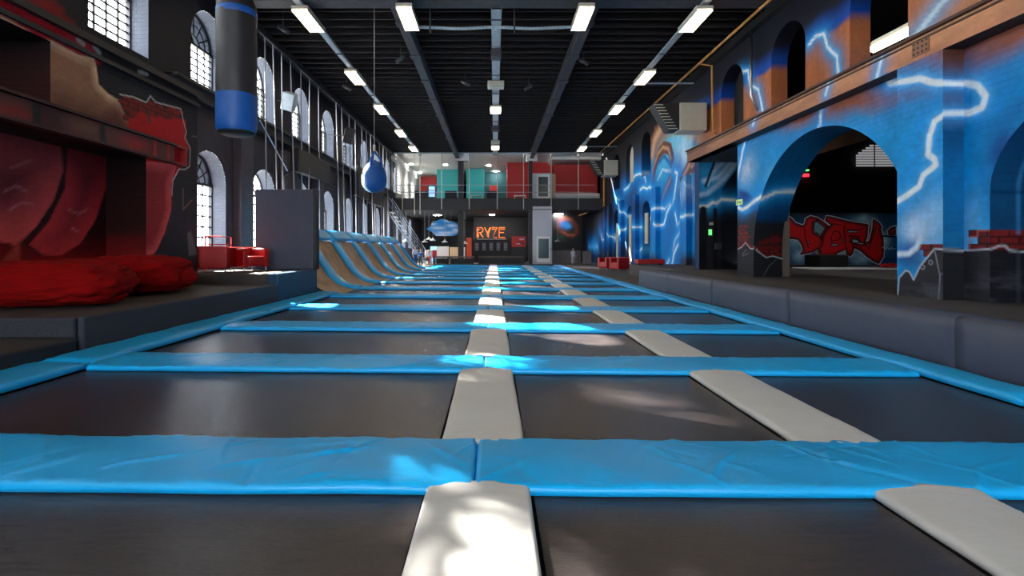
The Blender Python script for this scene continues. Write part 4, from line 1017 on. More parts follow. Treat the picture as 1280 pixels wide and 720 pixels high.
# graffiti board in the dark hall
Yg = 17.3
mG = Mural('y', Yg).vgrad([(.5, c(10,60,120)), (1.2, c(8,96,150)), (1.9, c(6,70,110)), (2.2, c(10,24,44))], .2)
for q in ((995,300,14,10),(1000,320,12,10),(1040,283,12,8),(1080,275,16,8),(1075,322,14,12),(1030,290,14,10),(1105,300,8,12)): mG.cloud(q[0], q[1], q[2]*.8, q[3]*.8, c(170,220,235), .7)
def G(l): return [(980+a/7.2, 250+b/7.2) for a, b in l]
red = c(214,16,22); drk = c(96,6,14); wl = c(230,225,230)
letters = [
 [(20,150),(60,165),(100,210),(170,235),(190,220),(200,170),(240,150),(300,165),(290,190),(262,205),(262,290),(330,330),(345,380),(330,430),(260,465),(150,488),(175,450),(160,400),(130,355),(80,345),(20,350)],
 [(300,165),(330,185),(410,240),(385,250),(360,300),(345,340),(330,320),(360,270),(370,250),(300,195)],
 [(375,185),(385,150),(430,155),(560,190),(700,215),(755,225),(750,270),(745,330),(730,380),(690,385),(665,350),(610,345),(600,370),(640,400),(615,480),(595,505),(575,490),(560,450),(500,470),(455,495),(330,498),(315,450),(345,380),(350,330),(380,270),(430,225)],
 [(600,385),(700,405),(770,370),(800,260),(805,175),(850,205),(878,245),(865,260),(890,350),(895,440),(890,510),(850,570),(800,545),(750,510),(690,455),(640,430)],
 [(940,280),(960,255),(1000,240),(1000,310),(945,310)]]
for l in letters: mG.stroke(G(l)+[G(l)[0]], .10, wl, .02)
for l in letters: mG.stroke(G(l)+[G(l)[0]], .055, c(14,6,14), .02)
for l in letters: mG.shade(G(l), drk, red, .10)
# inner counters of the letters
for l in ([(272,200),(300,195),(370,250),(345,300),(310,308),(268,275)],): mG.poly(G(l), c(110,150,160), .02).stroke(G(l)+[G(l)[0]], .03, c(14,6,14), .02)
for l in ([(200,375),(215,370),(238,385),(225,395)], [(415,395),(490,395),(480,410),(430,412)], [(520,345),(530,350),(535,390),(522,385)], [(610,358),(660,358),(680,385),(620,385)], [(570,275),(665,278),(660,292),(580,292)], [(730,410),(775,385),(768,408)], [(470,480),(560,445),(565,498),(480,498)], [(260,480),(310,460),(312,495)]): mG.poly(G(l), c(150,175,180), .02).stroke(G(l)+[G(l)[0]], .03, c(14,6,14), .02)
for l in ([(430,390),(425,330),(450,280),(500,290),(510,330),(490,360),(440,370)], [(540,230),(545,330),(560,440)], [(575,262),(680,270),(720,250)], [(580,320),(680,330)], [(395,240),(450,215),(510,225)], [(760,440),(800,330),(830,250)], [(180,250),(190,330),(220,430)]): mG.stroke(G(l), .035, c(60,4,12), .02)
for l in ([(905,440),(890,425),(905,420),(915,445),(925,425),(935,425),(940,440),(955,445),(965,425),(980,440),(1000,440)],): mG.stroke(G(l), .02, c(170,215,240), .01)
mG.stroke(G([(880,325),(1000,327)]), .06, c(6,10,20), .01).grain(.1, 8)
sf = Surf(); sf.patch(mG, np.linspace(PX(972,Yg), PX(1150,Yg), 420), .42, PZ(266,Yg), 150)
sf.reveal(mG, [(PX(972,Yg), PZ(266,Yg)), (PX(1150,Yg), PZ(266,Yg))], Yg, Yg+.15, 2, 'y', c(20,20,24)); sf.patch(mG, [PX(972,Yg), PX(1150,Yg)], .42, PZ(266,Yg), 2, at=Yg+.15)
o = sf.build('graffiti_wall', M_wall2); tag(o, 'low wall with red graffiti lettering on blue seen through the large right arch', 'wall')
tag(MB().rbox(PX(1025,15.6), PX(1061,15.6), 15.6, 16.4, .402, PZ(319,15.6), .03).build('dark_block', M_black), 'black foam block standing before the graffiti wall', 'block')
tag(MB().rbox(PX(984,15.6), PX(1008,15.6), 15.6, 16.3, .402, PZ(331,15.6), .03).build('dark_block', M_dark), 'low dark block left of the black foam block in the arch', 'block')
tag(MB().box(PX(1008,14.6), 14.5, 14.2, 15.3, .402, .43).build('floor_mat', M_wht), 'pale mat lying on the floor of the dark hall', 'mat')
b = MB()
for i in range(7):
    x = 11.45+random.uniform(-.25,.35); y = 14.9+random.uniform(-.2,.2); b.rbox(x-.1, x+.1, y-.08, y+.08, .435, .435+.08+.08*random.random(), .03)
tag(b.build('red_pile', M_red), 'small heap of red gear on the pale mat', 'gear', kind='stuff')
t = empty('louvred_window', 'pale louvred gable window at the back of the dark hall', 'window', (15.5, 25.9, 4.6))
Yb = 25.9; M_ldim = mat('dim_daylight', (.5,.5,.52), .6, emit=.35)
for s0, s1, sgn in ((1070, 1091.5, 1), (1094, 1116.5, -1)):
    for i in range(9):
        yb_ = 208-i*3.1; wid = (s1-s0)
        top = max(0, (i-4.4)/4.6); a0 = s0+(wid*top if sgn > 0 else 0); a1 = s1-(wid*top if sgn < 0 else 0)
        if a1-a0 < 2: continue
        MB().box(PX(a0,Yb), PX(a1,Yb), Yb-.05, Yb, PZ(yb_,Yb), PZ(yb_-2.0,Yb)).build('louvre', M_ldim, t)
tag(MB().box(PX(1003,Yb), PX(1010,Yb), Yb-.1, Yb, PZ(221,Yb), PZ(217.5,Yb)).build('led_sign', M_redled), 'small red lit sign in the dark hall', 'sign')
tag(MB().box(PX(1006,Yb), PX(1010,Yb), Yb-.1, Yb, PZ(214,Yb), PZ(212,Yb)).build('led_sign', M_green), 'tiny green lamp above the red sign in the dark hall', 'sign')
# strip light seen through the upper opening
t = empty('strip_light', 'warm strip light glowing inside the upper right opening', 'light', (8.2, 10, 4.9))
P0 = Vector((PX(1092, 10.9), 10.9, PZ(61, 10.9))); P1 = Vector((PX(1150, 9.6), 9.6, PZ(32, 9.6)))
MB().tube([P0, P1], .085, 8).build('tube', M_lamp, t, True); MB().tube([P0+Vector((0,0,.1)), P1+Vector((0,0,.1))], .07, 6).build('housing', M_cream, t)

# seating at the right
armchair((PX(759, 23.6), 23.6, 0), math.radians(-62), .62, .62, .58, 'red cube armchair farther from the camera beside the right blue border', 'red cube armchairs at right')
armchair((PX(774, 22.4), 22.4, 0), math.radians(-62), .62, .62, .60, 'red cube armchair nearer the camera beside the right blue border', 'red cube armchairs at right')
t = empty('low_bench', 'low red bench against the far right wall', 'bench', (5.6, 18.3, .40))
MB().rbox(5.05, 6.0, 18.0, 18.5, .44, .60, .02).build('seat', M_red, t)
for x in (5.12, 5.93): MB().box(x-.03, x+.03, 18.05, 18.45, .40, .44).build('leg', M_dark, t)
# pale door panels in the far right arches
for i, (y, z0, z1) in enumerate(((23.3, 1.2, 2.62), (26.1, .3, 2.7), (28.9, .3, 2.4))):
    tag(MB().box(7.0, 7.05, y+.1, y+.55, z0, z1).build('door_panel', M_cream), ['pale door panel in the nearest dark arch of the far right wall', 'tall pale door panel in the middle dark arch of the far right wall', 'pale door panel in the farthest arch of the right wall'][i], 'panel')
tag(MB().box(7.1, 7.14, 26.0, 26.8, 4.4, 6.2).build('pale_shutter', M_cream), 'pale shutter in the far upper right window opening', 'shutter')

# ============================================================ MEZZANINE AND FAR END
Yf = 32.0
def bp(x0, y0, x1, y1, Y, d, m, nm=None, parent=None, lab=None, cat=None, r=0):
    """box with its front face at depth Y whose corners project to the given pixels"""
    zb_ = 0 if y1 == 'F' else (zs1+.002 if y1 == 'M' else PZ(y1, Y))
    b = MB(); a = (PX(x0,Y), PX(x1,Y), Y, Y+d, zb_, PZ(y0,Y))
    if r: b.rbox(*a, r)
    else: b.box(*a)
    if nm is None: return b
    o = b.build(nm, m, parent)
    if lab: tag(o, lab, cat)
    return o
zs0, zs1 = PZ(262, Yf), PZ(249, Yf)
struct('floor', MB().box(-6.4, 6.9, Yf, 45, zs0+.1, zs1), M_black)
struct('trim_25', MB().box(-6.4, 6.9, Yf-.15, Yf, zs0, zs1+.02).box(-6.4,6.9,Yf-.2,Yf+.05,zs1-.02,zs1+.04).box(-6.4,6.9,Yf-.2,Yf+.05,zs0-.04,zs0+.02), M_dark)
struct('ceiling', MB().box(-6.4, 6.9, Yf+.1, 45, 6.9, 7.1), M_wht)
struct('ceiling', MB().box(-6.4, 6.9, Yf+.3, 45, zs0-.02, zs0+.08), M_black)
struct('trim_26', MB().box(-6.4, -6.15, 31.7, 45, 6.5, 6.93), M_wht)
struct('wall_far', MB().box(-6.6, 7.1, 45, 45.2, -.2, 7.2), M_dark)
def wallbox(x0, x1, y0, y1, m): return struct('wall_far', MB().box(x0, x1, y0, y1, zs1, 6.9), m)
wallbox(PX(518,42.5), PX(548,42.5), 42.5, 42.7, M_redp)
wallbox(PX(546,38.5), PX(573,38.5), 38.5, 38.7, M_teal)
wallbox(PX(546,38.5), PX(546,38.5)+.1, 38.7, 45, M_teal)
wallbox(PX(583,38.1), PX(605,38.1), 38.1, 40, M_teal)
wallbox(PX(604,40), PX(634,40), 40, 40.2, M_dteal)
wallbox(PX(634,35.3), PX(662,35.3), 35.3, 36.5, M_redp)
wallbox(PX(661,35.3), PX(694,35.3), 35.3, 36.5, M_redp)
struct('wall_far', MB().box(PX(694.5,34.3), PX(753,34.3), 34.3, 34.6, zs1, 6.60), M_redp)
struct('trim_27', MB().box(PX(690,33), 6.9, 33, 36, 6.72, 6.9), M_wht)
struct('wall_far', MB().box(PX(753,34.3), 6.9, 33.5, 34.6, zs1, 6.9), M_dark)
for i, (a, b_) in enumerate(((572.5, 579.5), (661, 665.5))):
    tag(MB().box(PX(a,Yf), PX(b_,Yf), Yf, Yf+.3, 0, 6.9).build('column', M_dark), ['dark steel column left of the teal walls, floor to ceiling', 'dark steel column beside the white lift shaft'][i], 'column')
    tag(MB().box(PX(a-3,Yf), PX(b_+6,Yf), Yf-.05, Yf+.5, 6.45, 6.85).build('column_head', M_wht if i else M_grywht), ['pale box at the head of the left steel column', 'pale box at the head of the right steel column'][i], 'column head')
# white lift shaft with glazed doors
t = empty('lift_shaft', 'white lift shaft with glazed doors on both floors at the far end', 'lift', (PX(678,31.8), 31.8, 0))
MB().box(PX(666,31.8), PX(690,31.8), 31.8, 33.8, 0, PZ(258,31.8)).build('lower_casing', M_grywht, t); 
MB().box(PX(665.5,32.6), PX(690,32.6), 32.6, 33.8, zs1, PZ(216.5,32.6)).build('upper_casing', M_grywht, t)
for (x0, y0, x1, y1, Y) in ((673,298.5,686,323,31.8), (673,221,685,245.5,32.6)):
    d = MB().box(PX(x0-2.3,Y), PX(x1+1.8,Y), Y-.04, Y-.01, PZ(y1+5,Y), PZ(y0-3,Y)).build('door', M_wht, t); bp(x0, y0, x1, y1, Y-.05, .02, M_steelgloss, 'glass', d); bp(x1+2.2, (y0+y1)/2-1, x1+2.9, (y0+y1)/2+2, Y-.06, .03, M_dark, 'handle', d)
bp(690, 217.5, 694.5, 'M', 33.9, .2, M_plywood, 'timber_panel', lab='narrow timber panel right of the upper lift door', cat='panel')
t = empty('bench', 'long white padded bench in front of the large red mezzanine wall', 'bench', (PX(722,33), 33, zs1))
bp(693, 245, 722, 'M', 33, .45, M_grywht, 'seat', t, r=.03); bp(722.3, 245, 750, 'M', 33, .45, M_grywht, 'seat', t, r=.03); bp(693, 241.5, 722, 245, 33.5, .15, M_wht, 'backrest', t, r=.03); bp(722.3, 241.5, 750, 245, 33.5, .15, M_wht, 'backrest', t, r=.03)
# mezzanine furniture
for i, (x0, x1) in enumerate(((518, 535), (556, 571), (608, 622))):
    t = empty('sofa', ['dark sofa before the red wall, far left of the mezzanine', 'dark sofa before the teal wall on the mezzanine', 'dark seat near the dark teal corner of the mezzanine'][i], 'sofa', (PX((x0+x1)/2,34), 34, zs1))
    bp(x0, 244, x1, 'M', 34, .6, M_fabd, 'seat', t, r=.05); bp(x0, 238.5, x1, 'M', 34.6, .2, M_fabd, 'backrest', t, r=.05)
for i, (x0, x1) in enumerate(((588.5, 603), (643, 657.5))):
    t = empty('low_table', ['small white framed table left on the mezzanine edge', 'small white framed table before the red mezzanine wall'][i], 'table', (PX((x0+x1)/2,32.7), 32.7, zs1))
    Y = 32.7; MB().box(PX(x0,Y), PX(x1,Y), Y, Y+.5, PZ(245,Y), PZ(244,Y)).build('tabletop', M_wht, t)
    for x in (x0+.5, x1-.5): MB().box(PX(x,Y)-.025, PX(x,Y)+.025, Y, Y+.04, zs1, PZ(245,Y)).build('leg', M_wht, t)
bp(612, 232, 622, 'M', 38, .4, M_redp, 'red_cabinet', lab='small red cabinet in front of the dark teal wall', cat='cabinet')
t = empty('display_screen', 'blue and white screen in front of the red mezzanine wall', 'screen', (PX(539,36), 36, zs1))
bp(535, 231.5, 544.5, 'M', 36, .1, M_black, 'casing', t); bp(536, 233, 543.5, 246, 35.97, .02, M_screen, 'display', t); bp(536.5, 237, 543, 239, 35.95, .02, M_wht, 'caption_bar', t); bp(536.5, 241, 543, 242.5, 35.95, .02, M_wht, 'caption_bar', t)
for i, (x, y, Yd) in enumerate(((514, 203, 36), (556.5, 203.5, 36.2), (611, 204, 36.5), (620, 213, 39.3), (525, 211.5, 40), (691.5, 197, 33.6), (724.5, 197.5, 33.6))):
    o = MB().lathe(PX(x,Yd), Yd, [(.001, 6.86), (.12, 6.86), (.13, 6.90)], 12).build('downlight', M_wlamp); tag(o, f'round recessed ceiling spot above the mezzanine, {ORD[i]} listed from the left group', 'light', 'mezzanine ceiling spots')
# railing wires
t = empty('guard_rail', 'thin wire guard rail with slender posts along the mezzanine edge', 'railing', (0, 31.8, zs1))
for x in (490, 503, 518, 525, 552, 586.5, 621.5, 654.5, 689, 723): MB().box(PX(x,31.75)-.02, PX(x,31.75)+.02, 31.75, 31.79, zs0 if x not in (518, 525) else PZ(268,31.75), PZ(192,31.75)).build('post', M_cream, t)
for y in (231.3, 240.3): MB().tube([(-6.4, 31.77, PZ(y,31.77)), (6.2, 31.77, PZ(y,31.77))], .016, 4).build('wire', M_rope, t)
# louvred facade on the left of the mezzanine: pale slats before daylight
t = empty('slatted_screen', 'white slatted screen in front of bright glazing left of the mezzanine', 'screen wall', (-6.3, 37, zs1))
for i in range(14):
    z = zs1+.15+i*.18; MB().add([(-6.25, 32.4, z), (-6.25, 42, z), (-6.15, 42, z+.09), (-6.15, 32.4, z+.09), (-6.22,32.4,z-.02),(-6.22,42,z-.02),(-6.12,42,z+.07),(-6.12,32.4,z+.07)], [(0,1,2,3),(7,6,5,4),(0,4,5,1),(1,5,6,2),(2,6,7,3),(3,7,4,0)]).build('slat', M_wht, t)
for y in (32.5, 34.8, 37.2, 39.6, 41.9): MB().box(-6.26, -6.2, y-.04, y+.04, zs1, 6.8).build('upright', M_wht, t)
# ---- ground floor of the far end
struct('wall_far', MB().box(-1.6, 3.0, 39, 39.2, 0, zs0), M_black)
sg = empty('letter_sign', 'large orange lit outline letters above the dark counter', 'sign', (PX(614,36), 36, 1.7))
def letter(strokes, x0, x1):
    b = MB(); Y = 36.0
    for s in strokes:
        pts = [(PX(x0+(x1-x0)*u, Y), Y, PZ(296.8-12.4*v, Y)) for u, v in s]; b.tube(pts, .028, 6)
    b.build('letter', M_orange, sg)
R = [[(0,0),(0,1),(.72,1),(.95,.85),(.95,.65),(.72,.5),(0,.5)], [(.4,.5),(1,0)], [(.18,.0),(.18,.36),(.3,.36)], [(.2,.66),(.2,.84),(.66,.84)]]
letter(R, 596.5, 604.0)
letter([[(0,1),(.5,.45),(.5,0)], [(1,1),(.5,.45)], [(.68,.0),(.68,.4),(1.1,1)]], 605.8, 612.6)
letter([[(0,1),(1,1),(.15,0),(1,0)], [(.0,.84),(.7,.84)]], 614.8, 621.2)
letter([[(1,1),(0,1),(0,0),(1,0)], [(0,.5),(.8,.5)], [(.2,.84),(1,.84)]], 624.0, 631.2)
MB().box(PX(596,36), PX(633,36), 36.02, 36.1, PZ(299.4,36), PZ(298.4,36)).build('mounting_rail', M_cream, sg)
t = empty('counter', 'long charcoal counter with grey menu boards under the orange letters', 'counter', (PX(622,36), 36, 0))
bp(589.5, 299.8, 640, 'F', 35.8, .5, M_dark, 'front', t)
for i in range(5):
    x = 593.5+i*9; p = bp(x, 303.5-(.5 if i else 0), x+5, 313.5, 35.75, .04, mat('menu_grey', c(96,98,108), .6), 'menu_board', t)
    for j in range(4): bp(x+.8, 304.8+j*2.1, x+4.2, 305.4+j*2.1, 35.72, .03, M_grywht, 'text_line', p)
t = empty('red_kiosk', 'red and black service kiosk right of the counter', 'kiosk', (PX(648,35), 35, 0))
bp(640, 295.5, 657, 308.5, 35, .5, M_redp, 'red_panel', t); bp(640, 308.5, 657, 'F', 35.05, .5, M_black, 'base', t)
for j, (x0, x1, y) in enumerate(((649, 655, 298.5), (646, 655, 302.3), (645.5, 650, 304), (652, 655.5, 304.5))): bp(x0, y, x1, y+1.3, 34.97, .02, M_fabd if j % 2 else M_grywht, 'printed_band', t)
bp(583, 297, 589, 'F', 35, .4, M_orp, 'orange_pillar', lab='short orange pillar left of the dark counter', cat='pillar')
# benches along the end of the trampolines
for i, (x0, x1) in enumerate(((541, 561), (562, 592), (598, 626), (627, 655))):
    t = empty('long_bench', f'low dark bench at the far end of the trampolines, {ORD[i]} from the left', 'bench', (PX((x0+x1)/2,32.2), 32.2, 0), 'dark benches at the far end')
    Y = 31.45; MB().box(PX(x0,Y), PX(x1,Y), Y, Y+.35, PZ(322.3,Y), PZ(320.4,Y)).build('seat', mat('bench_wood', c(84,66,60), .6, noise=.2), t)
    for x in (x0+1, x1-1): MB().box(PX(x,Y)-.04, PX(x,Y)+.04, Y, Y+.35, 0, PZ(322.3,Y)).build('leg', M_black, t)
    MB().box(PX(x0,Y), PX(x1,Y), Y+.28, Y+.32, .02, PZ(323,Y)).build('kick_panel', M_black, t)
# cloud picture board
t = empty('cloud_board', 'hanging cloud-shaped board painted as blue sky with white clouds', 'board', (PX(553,34), 34, 1.9))
Yc = 34.0; mC = Mural('y', Yc).fill(c(6,130,205))
for q in ((548,285,10,3),(565,282,8,3),(540,280,6,2),(556,291,14,3),(570,288,5,4),(560,276,6,2),(550,294,14,2)): mC.cloud(q[0], q[1], q[2]*.7, q[3]*.5, c(225,240,245), .75, q[0])
mC.grain(.1, 5)
out = [(533,286),(538,283),(540,278),(546,276),(551,273.5),(557,274),(561,276.5),(567,277),(572,280),(573.5,287),(571,293),(566,295),(545,295),(540,290)]
P = [(PX(x,Yc), PZ(y,Yc)) for x, y in out]
def xr(z):
    xs = []
    for i in range(len(P)):
        (a, b1), (e, f) = P[i], P[(i+1) % len(P)]
        if (b1 > z) != (f > z): xs.append(a+(e-a)*(z-b1)/(f-b1))
    return min(xs), max(xs)
zlo = min(p[1] for p in P)+.004; zhi = max(p[1] for p in P)-.004; U = []; V = []
for z in np.linspace(zlo, zhi, 30):
    a, e = xr(z)
    for x in np.linspace(a, e, 60): U.append(x); V.append(z)
U = np.array(U); V = np.array(V); sf = Surf(); sf.grid(np.stack([U, np.full(len(U), Yc), V], 1), mC.eval(U, V), 30, 60)
sf.grid(np.stack([U, np.full(len(U), Yc+.1), V], 1), mC.eval(U, V)*.3, 30, 60)
sf.build('painted_face', M_wall2, t)
for x in (543, 564): MB().tube([(PX(x,Yc), Yc+.05, PZ(279,Yc)), (PX(x,Yc), Yc+.05, zs0)], .012, 4).build('cord', M_rope, t)
# lit kiosks at left
for i, (x0, x1, y0, m_) in enumerate(((538, 545, 308, M_screen), (546, 560.5, 308, M_wht), (562, 572.5, 309, M_plywood), (577.5, 581, 309, M_wht))):
    Y = 37.0
    bp(x0, y0, x1, 'F', Y, .3, m_, 'display_board', lab=['blue-lit display board under the cloud board, leftmost', 'wide white display board under the cloud board', 'pale timber board right of the white one', 'narrow white board behind the dark column'][i], cat='board')
# right picture (ring) and wall
Yr = 36.0; mQ = Mural('y', Yr).fill(c(22,20,22))
mQ.stroke([(699,285),(701,277),(706,273.5),(714,274.5),(720,282),(721,290),(716,294.5),(709,293),(702,289)], .28, c(120,56,30), .25).stroke([(704,290),(710,294),(718,294)], .08, c(190,90,60), .05).cloud(706,281,5,4,c(30,110,190),1.3).cloud(710,283,4,3,c(40,130,200),1.2).stroke([(690,285),(697,300),(712,308)], .35, c(6,6,8), .2).cloud(700,298,6,5,c(50,90,70),.6).grain(.15, 4)
sf = Surf(); sf.patch(mQ, np.linspace(PX(688,Yr), PX(728,Yr), 90), 0, zs0, 130); sf.patch(mQ, [PX(688,Yr), PX(728,Yr)], 0, zs0, 2, at=Yr+.2)
sf.reveal(mQ, [(PX(728,Yr), 0), (PX(728,Yr), zs0)], Yr, Yr+.2, 2, 'y'); o = sf.build('painted_wall', M_wall2); tag(o, 'dark wall painted with an orange ring around a blue disc', 'wall')
bp(690.5, 313, 726, 'F', 32.6, .25, M_brickw, 'half_wall', lab='low grey brick half wall right of the lift', cat='wall')
bp(729, 314, 739, 'F', 32.2, .4, M_brickw, 'half_wall', lab='short grey brick half wall beside the ochre pipe', cat='wall')
# pendant lamps
for i, (x, y, Y) in enumerate(((507.5, 302, 33), (531, 303, 33.5), (536, 299.5, 35), (541, 301, 34), (556, 303, 34), (697, 302, 34), (581, 305, 33.5))):
    t = empty('pendant_lamp', f'white metal pendant lamp under the mezzanine, {ORD[i]} from the left' if i < 5 else ['white pendant lamp right of the lift shaft', 'white pendant lamp by the orange pillar'][i-5], 'lamp', (PX(x,Y), Y, PZ(y,Y)), 'white pendant lamps')
    z = PZ(y, Y); MB().lathe(PX(x,Y), Y, [(.20, z), (.17, z+.06), (.06, z+.12), (.03, z+.2), (.001, z+.2)], 12).build('shade', M_wht, t, True); MB().tube([(PX(x,Y), Y, z+.2), (PX(x,Y), Y, zs0)], .012, 4).build('cord', M_rope, t)
# lights beneath the mezzanine
for i, (x, y, Y, w, L) in enumerate(((534, 262.5, 33, .5, .5), (541.5, 266, 35, .5, .6), (547, 269, 37, .5, .6), (615, 264.5, 34, .36, .5), (615, 268.5, 36.5, .36, .5), (694, 265, 34, .7, .5), (698, 267.7, 36, .6, .5))):
    z = PZ(y, Y); t = empty('panel_light', f'white panel light under the mezzanine, {ORD[i]} from the left', 'light', (PX(x,Y), Y, z), 'panel lights under the mezzanine')
    MB().box(PX(x,Y)-w/2, PX(x,Y)+w/2, Y-L/2, Y+L/2, z, z+.05).build('diffuser', M_wlamp, t); MB().tube([(PX(x,Y), Y, z+.05), (PX(x,Y), Y, zs0)], .015, 4).build('stem', M_dsteel, t)
# staircase at left far
st = empty('staircase', 'pale open steel staircase descending beside the curved wall', 'stairs', (-5.9, 28.5, 0))
def stair(t):
    return (-6.0+1.7*t, 29.2+1.6*t, 2.9*(1-t))
for i in range(12):
    x, y, z = stair(i/12); MB().box(x, x+.22, y-.1, y+.9, z+.12, z+.16).build('tread', M_grywht, st)
for dy in (-.1, .9):
    a = stair(0); e = stair(1); MB().tube([(a[0], a[1]+dy, a[2]+.1), (e[0], e[1]+dy, e[2]+.05)], .05, 4).build('stringer', M_galv, st)
    MB().tube([(a[0], a[1]+dy, a[2]+1.0), (e[0], e[1]+dy, e[2]+.95)], .018, 5).build('handrail', M_galv, st)
    MB().tube([(a[0], a[1]+dy, a[2]+.6), (e[0], e[1]+dy, e[2]+.55)], .012, 5).build('handrail', M_galv, st)
    for k in range(5):
        x, y, z = stair(k/4); MB().tube([(x, y+dy, z+.1), (x, y+dy, z+1.0)], .013, 5).build('baluster', M_galv, st)
# people
def person(loc, rz, h, label, top, bottom, hair, pose='stand'):
    t = empty('person', label, 'person', loc)
    s = h/1.75
    if pose == 'sit':
        J = dict(pel=(0,0,.50), che=(0,.02,.95), nek=(0,0,1.12), hed=(0,-.03,1.24), hip=(.10,0,.50), kne=(.13,-.42,.50), ank=(.13,-.42,.09), toe=(.14,-.58,.05), sho=(.18,0,1.05), elb=(.25,-.1,.80), wri=(.18,-.32,.68))
    else:
        J = dict(pel=(0,0,.95), che=(0,.0,1.28), nek=(0,0,1.48), hed=(0,-.02,1.60), hip=(.09,0,.92), kne=(.11,-.02,.50), ank=(.11,.02,.09), toe=(.13,-.15,.05), sho=(.19,0,1.40), elb=(.25,.02,1.12), wri=(.24,-.12,.88))
    def chain(names, radii, nm, m, mirror=False, par=None, sub=1):
        me = bpy.data.meshes.new(nm); v = []; e = []; r = []
        def add(seq, rr, sx):
            b0 = len(v)
            for q, k in enumerate(seq): p = J[k]; v.append((p[0]*sx*s, p[1]*s, p[2]*s)); r.append(rr[q]*s)
            for q in range(len(seq)-1): e.append((b0+q, b0+q+1))
            return b0
        base = add(names[0], radii[0], 1)
        for seq, rr in zip(names[1:], radii[1:]):
            for sx in (1, -1):
                b0 = add(seq[1:], rr[1:], sx); e.append((names[0].index(seq[0]), b0))
        me.from_pydata(v, e, []); me.materials.append(m); o = bpy.data.objects.new(nm, me); link(o, par or t)
        sk = o.modifiers.new('skin', 'SKIN')
        for q, dd in enumerate(me.skin_vertices[0].data): dd.radius = (r[q], r[q]*.8); dd.use_root = q == 0
        ss = o.modifiers.new('sub', 'SUBSURF'); ss.levels = 2; ss.render_levels = 2
        return o
    chain([['pel','che','nek','hed'], ['pel','hip','kne','ank','toe'], ['che','sho','elb','wri']], [[.15,.15,.055,.07], [.15,.085,.06,.045,.03], [.15,.06,.045,.03]], 'body', M_skin)
    chain([['pel','che'], ['che','sho','elb']], [[.17,.17], [.17,.075,.058]], 'shirt', top)
    chain([['pel'], ['pel','hip','kne','ank']], [[.165], [.165,.10,.075,.06]], 'trousers', bottom)
    hz = J['hed']; b = MB()
    b.lathe(0, 0, [(.001,-.13),(.055,-.11),(.078,-.03),(.088,.04),(.075,.10),(.035,.125),(.001,.13)], 16)
    b.v = [((x+hz[0])*s, (y*1.15+hz[1])*s, (z+hz[2]+.03)*s) for x, y, z in b.v]
    o = b.build('head', M_skin, None, True); o.parent = t
    b = MB().tube([(hz[0]*s, (hz[1]-.09)*s, (hz[2]+.05)*s), (hz[0]*s, (hz[1]-.125)*s, (hz[2]+.0)*s)], .014*s, 6); o = b.build('nose', M_skin, None, True); o.parent = t
    b = MB()
    for sx in (-.03, .03): b.box((sx-.012+hz[0])*s, (sx+.012+hz[0])*s, (hz[1]-.105)*s, (hz[1]-.08)*s, (hz[2]+.035)*s, (hz[2]+.05)*s)
    o = b.build('eyes', M_hair, None); o.parent = t
    b = MB().lathe(0, 0, [(.085,.0),(.098,.04),(.085,.11),(.04,.142),(.001,.146)], 16)
    b.v = [((x+hz[0])*s, (y*1.12+hz[1]+.018)*s, (z+hz[2]+.03)*s) for x, y, z in b.v]
    o = b.build('hair', hair, None, True); o.parent = t
    for sx in (1, -1):
        w = Vector(J['wri']); w.x *= sx; b = MB()
        d = Vector((0, -.5, -.85)).normalized() if pose == 'stand' else Vector((-.3*sx, -.9, -.2)).normalized()
        b.tube([w*s, (w+d*.04)*s, (w+d*.09)*s], .03*s, 6, radii=[.026*s, .036*s, .034*s])
        for k in range(4):
            off = Vector(((k-1.5)*.018, 0, 0)); L = [.06,.072,.067,.052][k]; a = w+d*.085+off; b.tube([a*s, (a+d*L*.5)*s, (a+d*L+Vector((0,.015,0)))*s], .008*s, 5)
        a = w+d*.03; b.tube([a*s, (a+d*.03+Vector((-sx*.04, -.01, 0)))*s, (a+d*.06+Vector((-sx*.045, -.01, 0)))*s], .010*s, 5)
        o = b.build('hand', M_skin, None, True); o.parent = t
    t.rotation_euler.z = rz; return t
person((PX(716,32.3), 32.25, 0), .3, .98, 'small child in pale clothes standing before the grey half wall', M_fabw, M_fabw, M_hair)
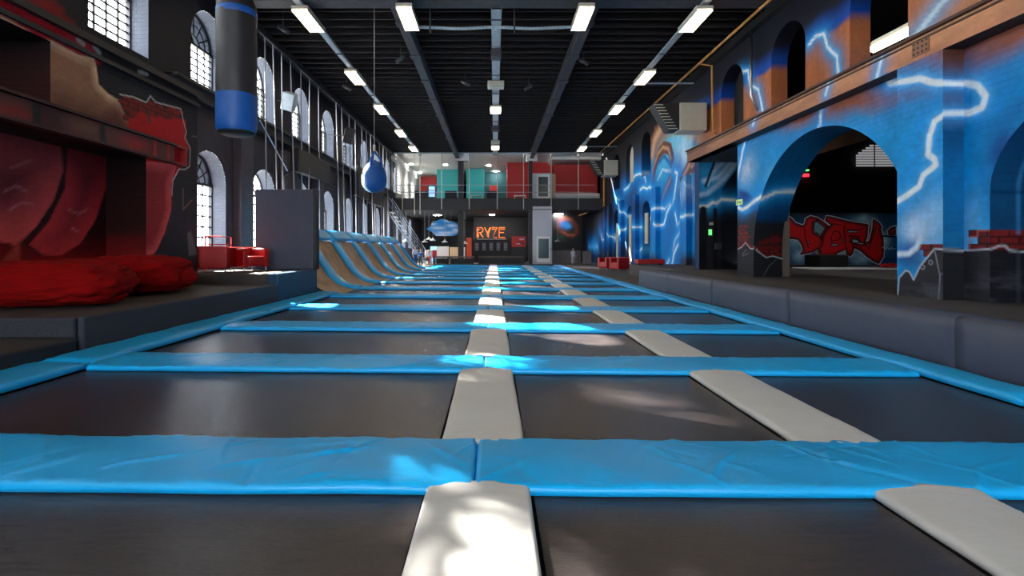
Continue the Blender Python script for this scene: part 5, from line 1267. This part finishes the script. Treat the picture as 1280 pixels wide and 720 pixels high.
def stool(x, y, m, lab, seat=.45):
    t = empty('chair', lab, 'chair', (x, y, 0), 'chairs by the far left stairs')
    MB().rbox(x-.22, x+.22, y-.22, y+.22, seat-.05, seat, .02).build('seat', m, t); MB().rbox(x-.22, x+.22, y+.18, y+.23, seat, seat+.42, .02).build('backrest', m, t)
    for sx in (-.18, .18):
        for sy in (-.18, .18): MB().tube([(x+sx, y+sy, 0), (x+sx, y+sy, seat-.05)], .018, 5).build('leg', M_chrome, t)
for i, (px_, Y, m_) in enumerate(((521, 30.3, M_wht), (526, 30.0, M_fabb), (535.5, 31.25, M_wht), (541, 31.3, M_redp), (546, 31.2, M_fabd))):
    stool(PX(px_,Y), Y, m_, ['white chair at the foot of the stairs', 'blue chair beside the stairs', 'white chair among the seats left of the benches', 'red chair left of the dark benches', 'dark chair next to the dark benches'][i])  if PX(px_,Y) < -3.6 and i >= 2 else None
person((PX(519,28.3), 28.3, 0), .5, 1.1, 'person in a pale blue top standing by the foot of the stairs', M_fabw, M_fabb, M_hair)
person((PX(526,28.0), 28.0, 0), -.4, .95, 'person in a blue top and dark trousers next to the stairs', M_fabb, M_fabd, M_hair)
person((PX(536,30.2), 30.4, 0), -.8, .85, 'person in a white top between the stairs and the benches', M_fabw, M_redp, M_hair)

# ============================================================ TREES outside the left windows (they break up the sun)
def tree(x, y, h, seed):
    lab = ['leafy tree outside the left windows, nearer the back of the hall', 'leafy tree outside the left windows, opposite the red mural'][seed-1]
    r = random.Random(seed); t = empty('street_tree', lab, 'tree', (x, y, -1), 'trees outside the left windows')
    MB().tube([(x, y, -1), (x+.1, y, h*.5), (x, y+.1, h*.8)], .18, 8, radii=[.22,.15,.07]).build('trunk', M_bark, t, True)
    b = MB()
    for i in range(1500):
        a = r.uniform(0, 2*math.pi); ph = r.uniform(-1, 1); q = r.random()**.4; rr = 2.2*q
        p = Vector((x+rr*math.cos(a)*math.sqrt(1-ph*ph), y+.8*rr*math.sin(a)*math.sqrt(1-ph*ph), h*.80+1.25*rr*ph))
        s = r.uniform(.10, .2); u = Vector((r.uniform(-1,1), r.uniform(-1,1), r.uniform(-1,1))).normalized(); w = u.orthogonal().normalized()
        b.add([p-u*s, p+w*s*.6, p+u*s, p-w*s*.6], [(0,1,2,3)])
    o = b.build('foliage', M_leaf, t); o['kind'] = 'stuff'
tree(-12.0, 8.6, 11.0, 1); tree(-12.4, 12.2, 10.6, 2)
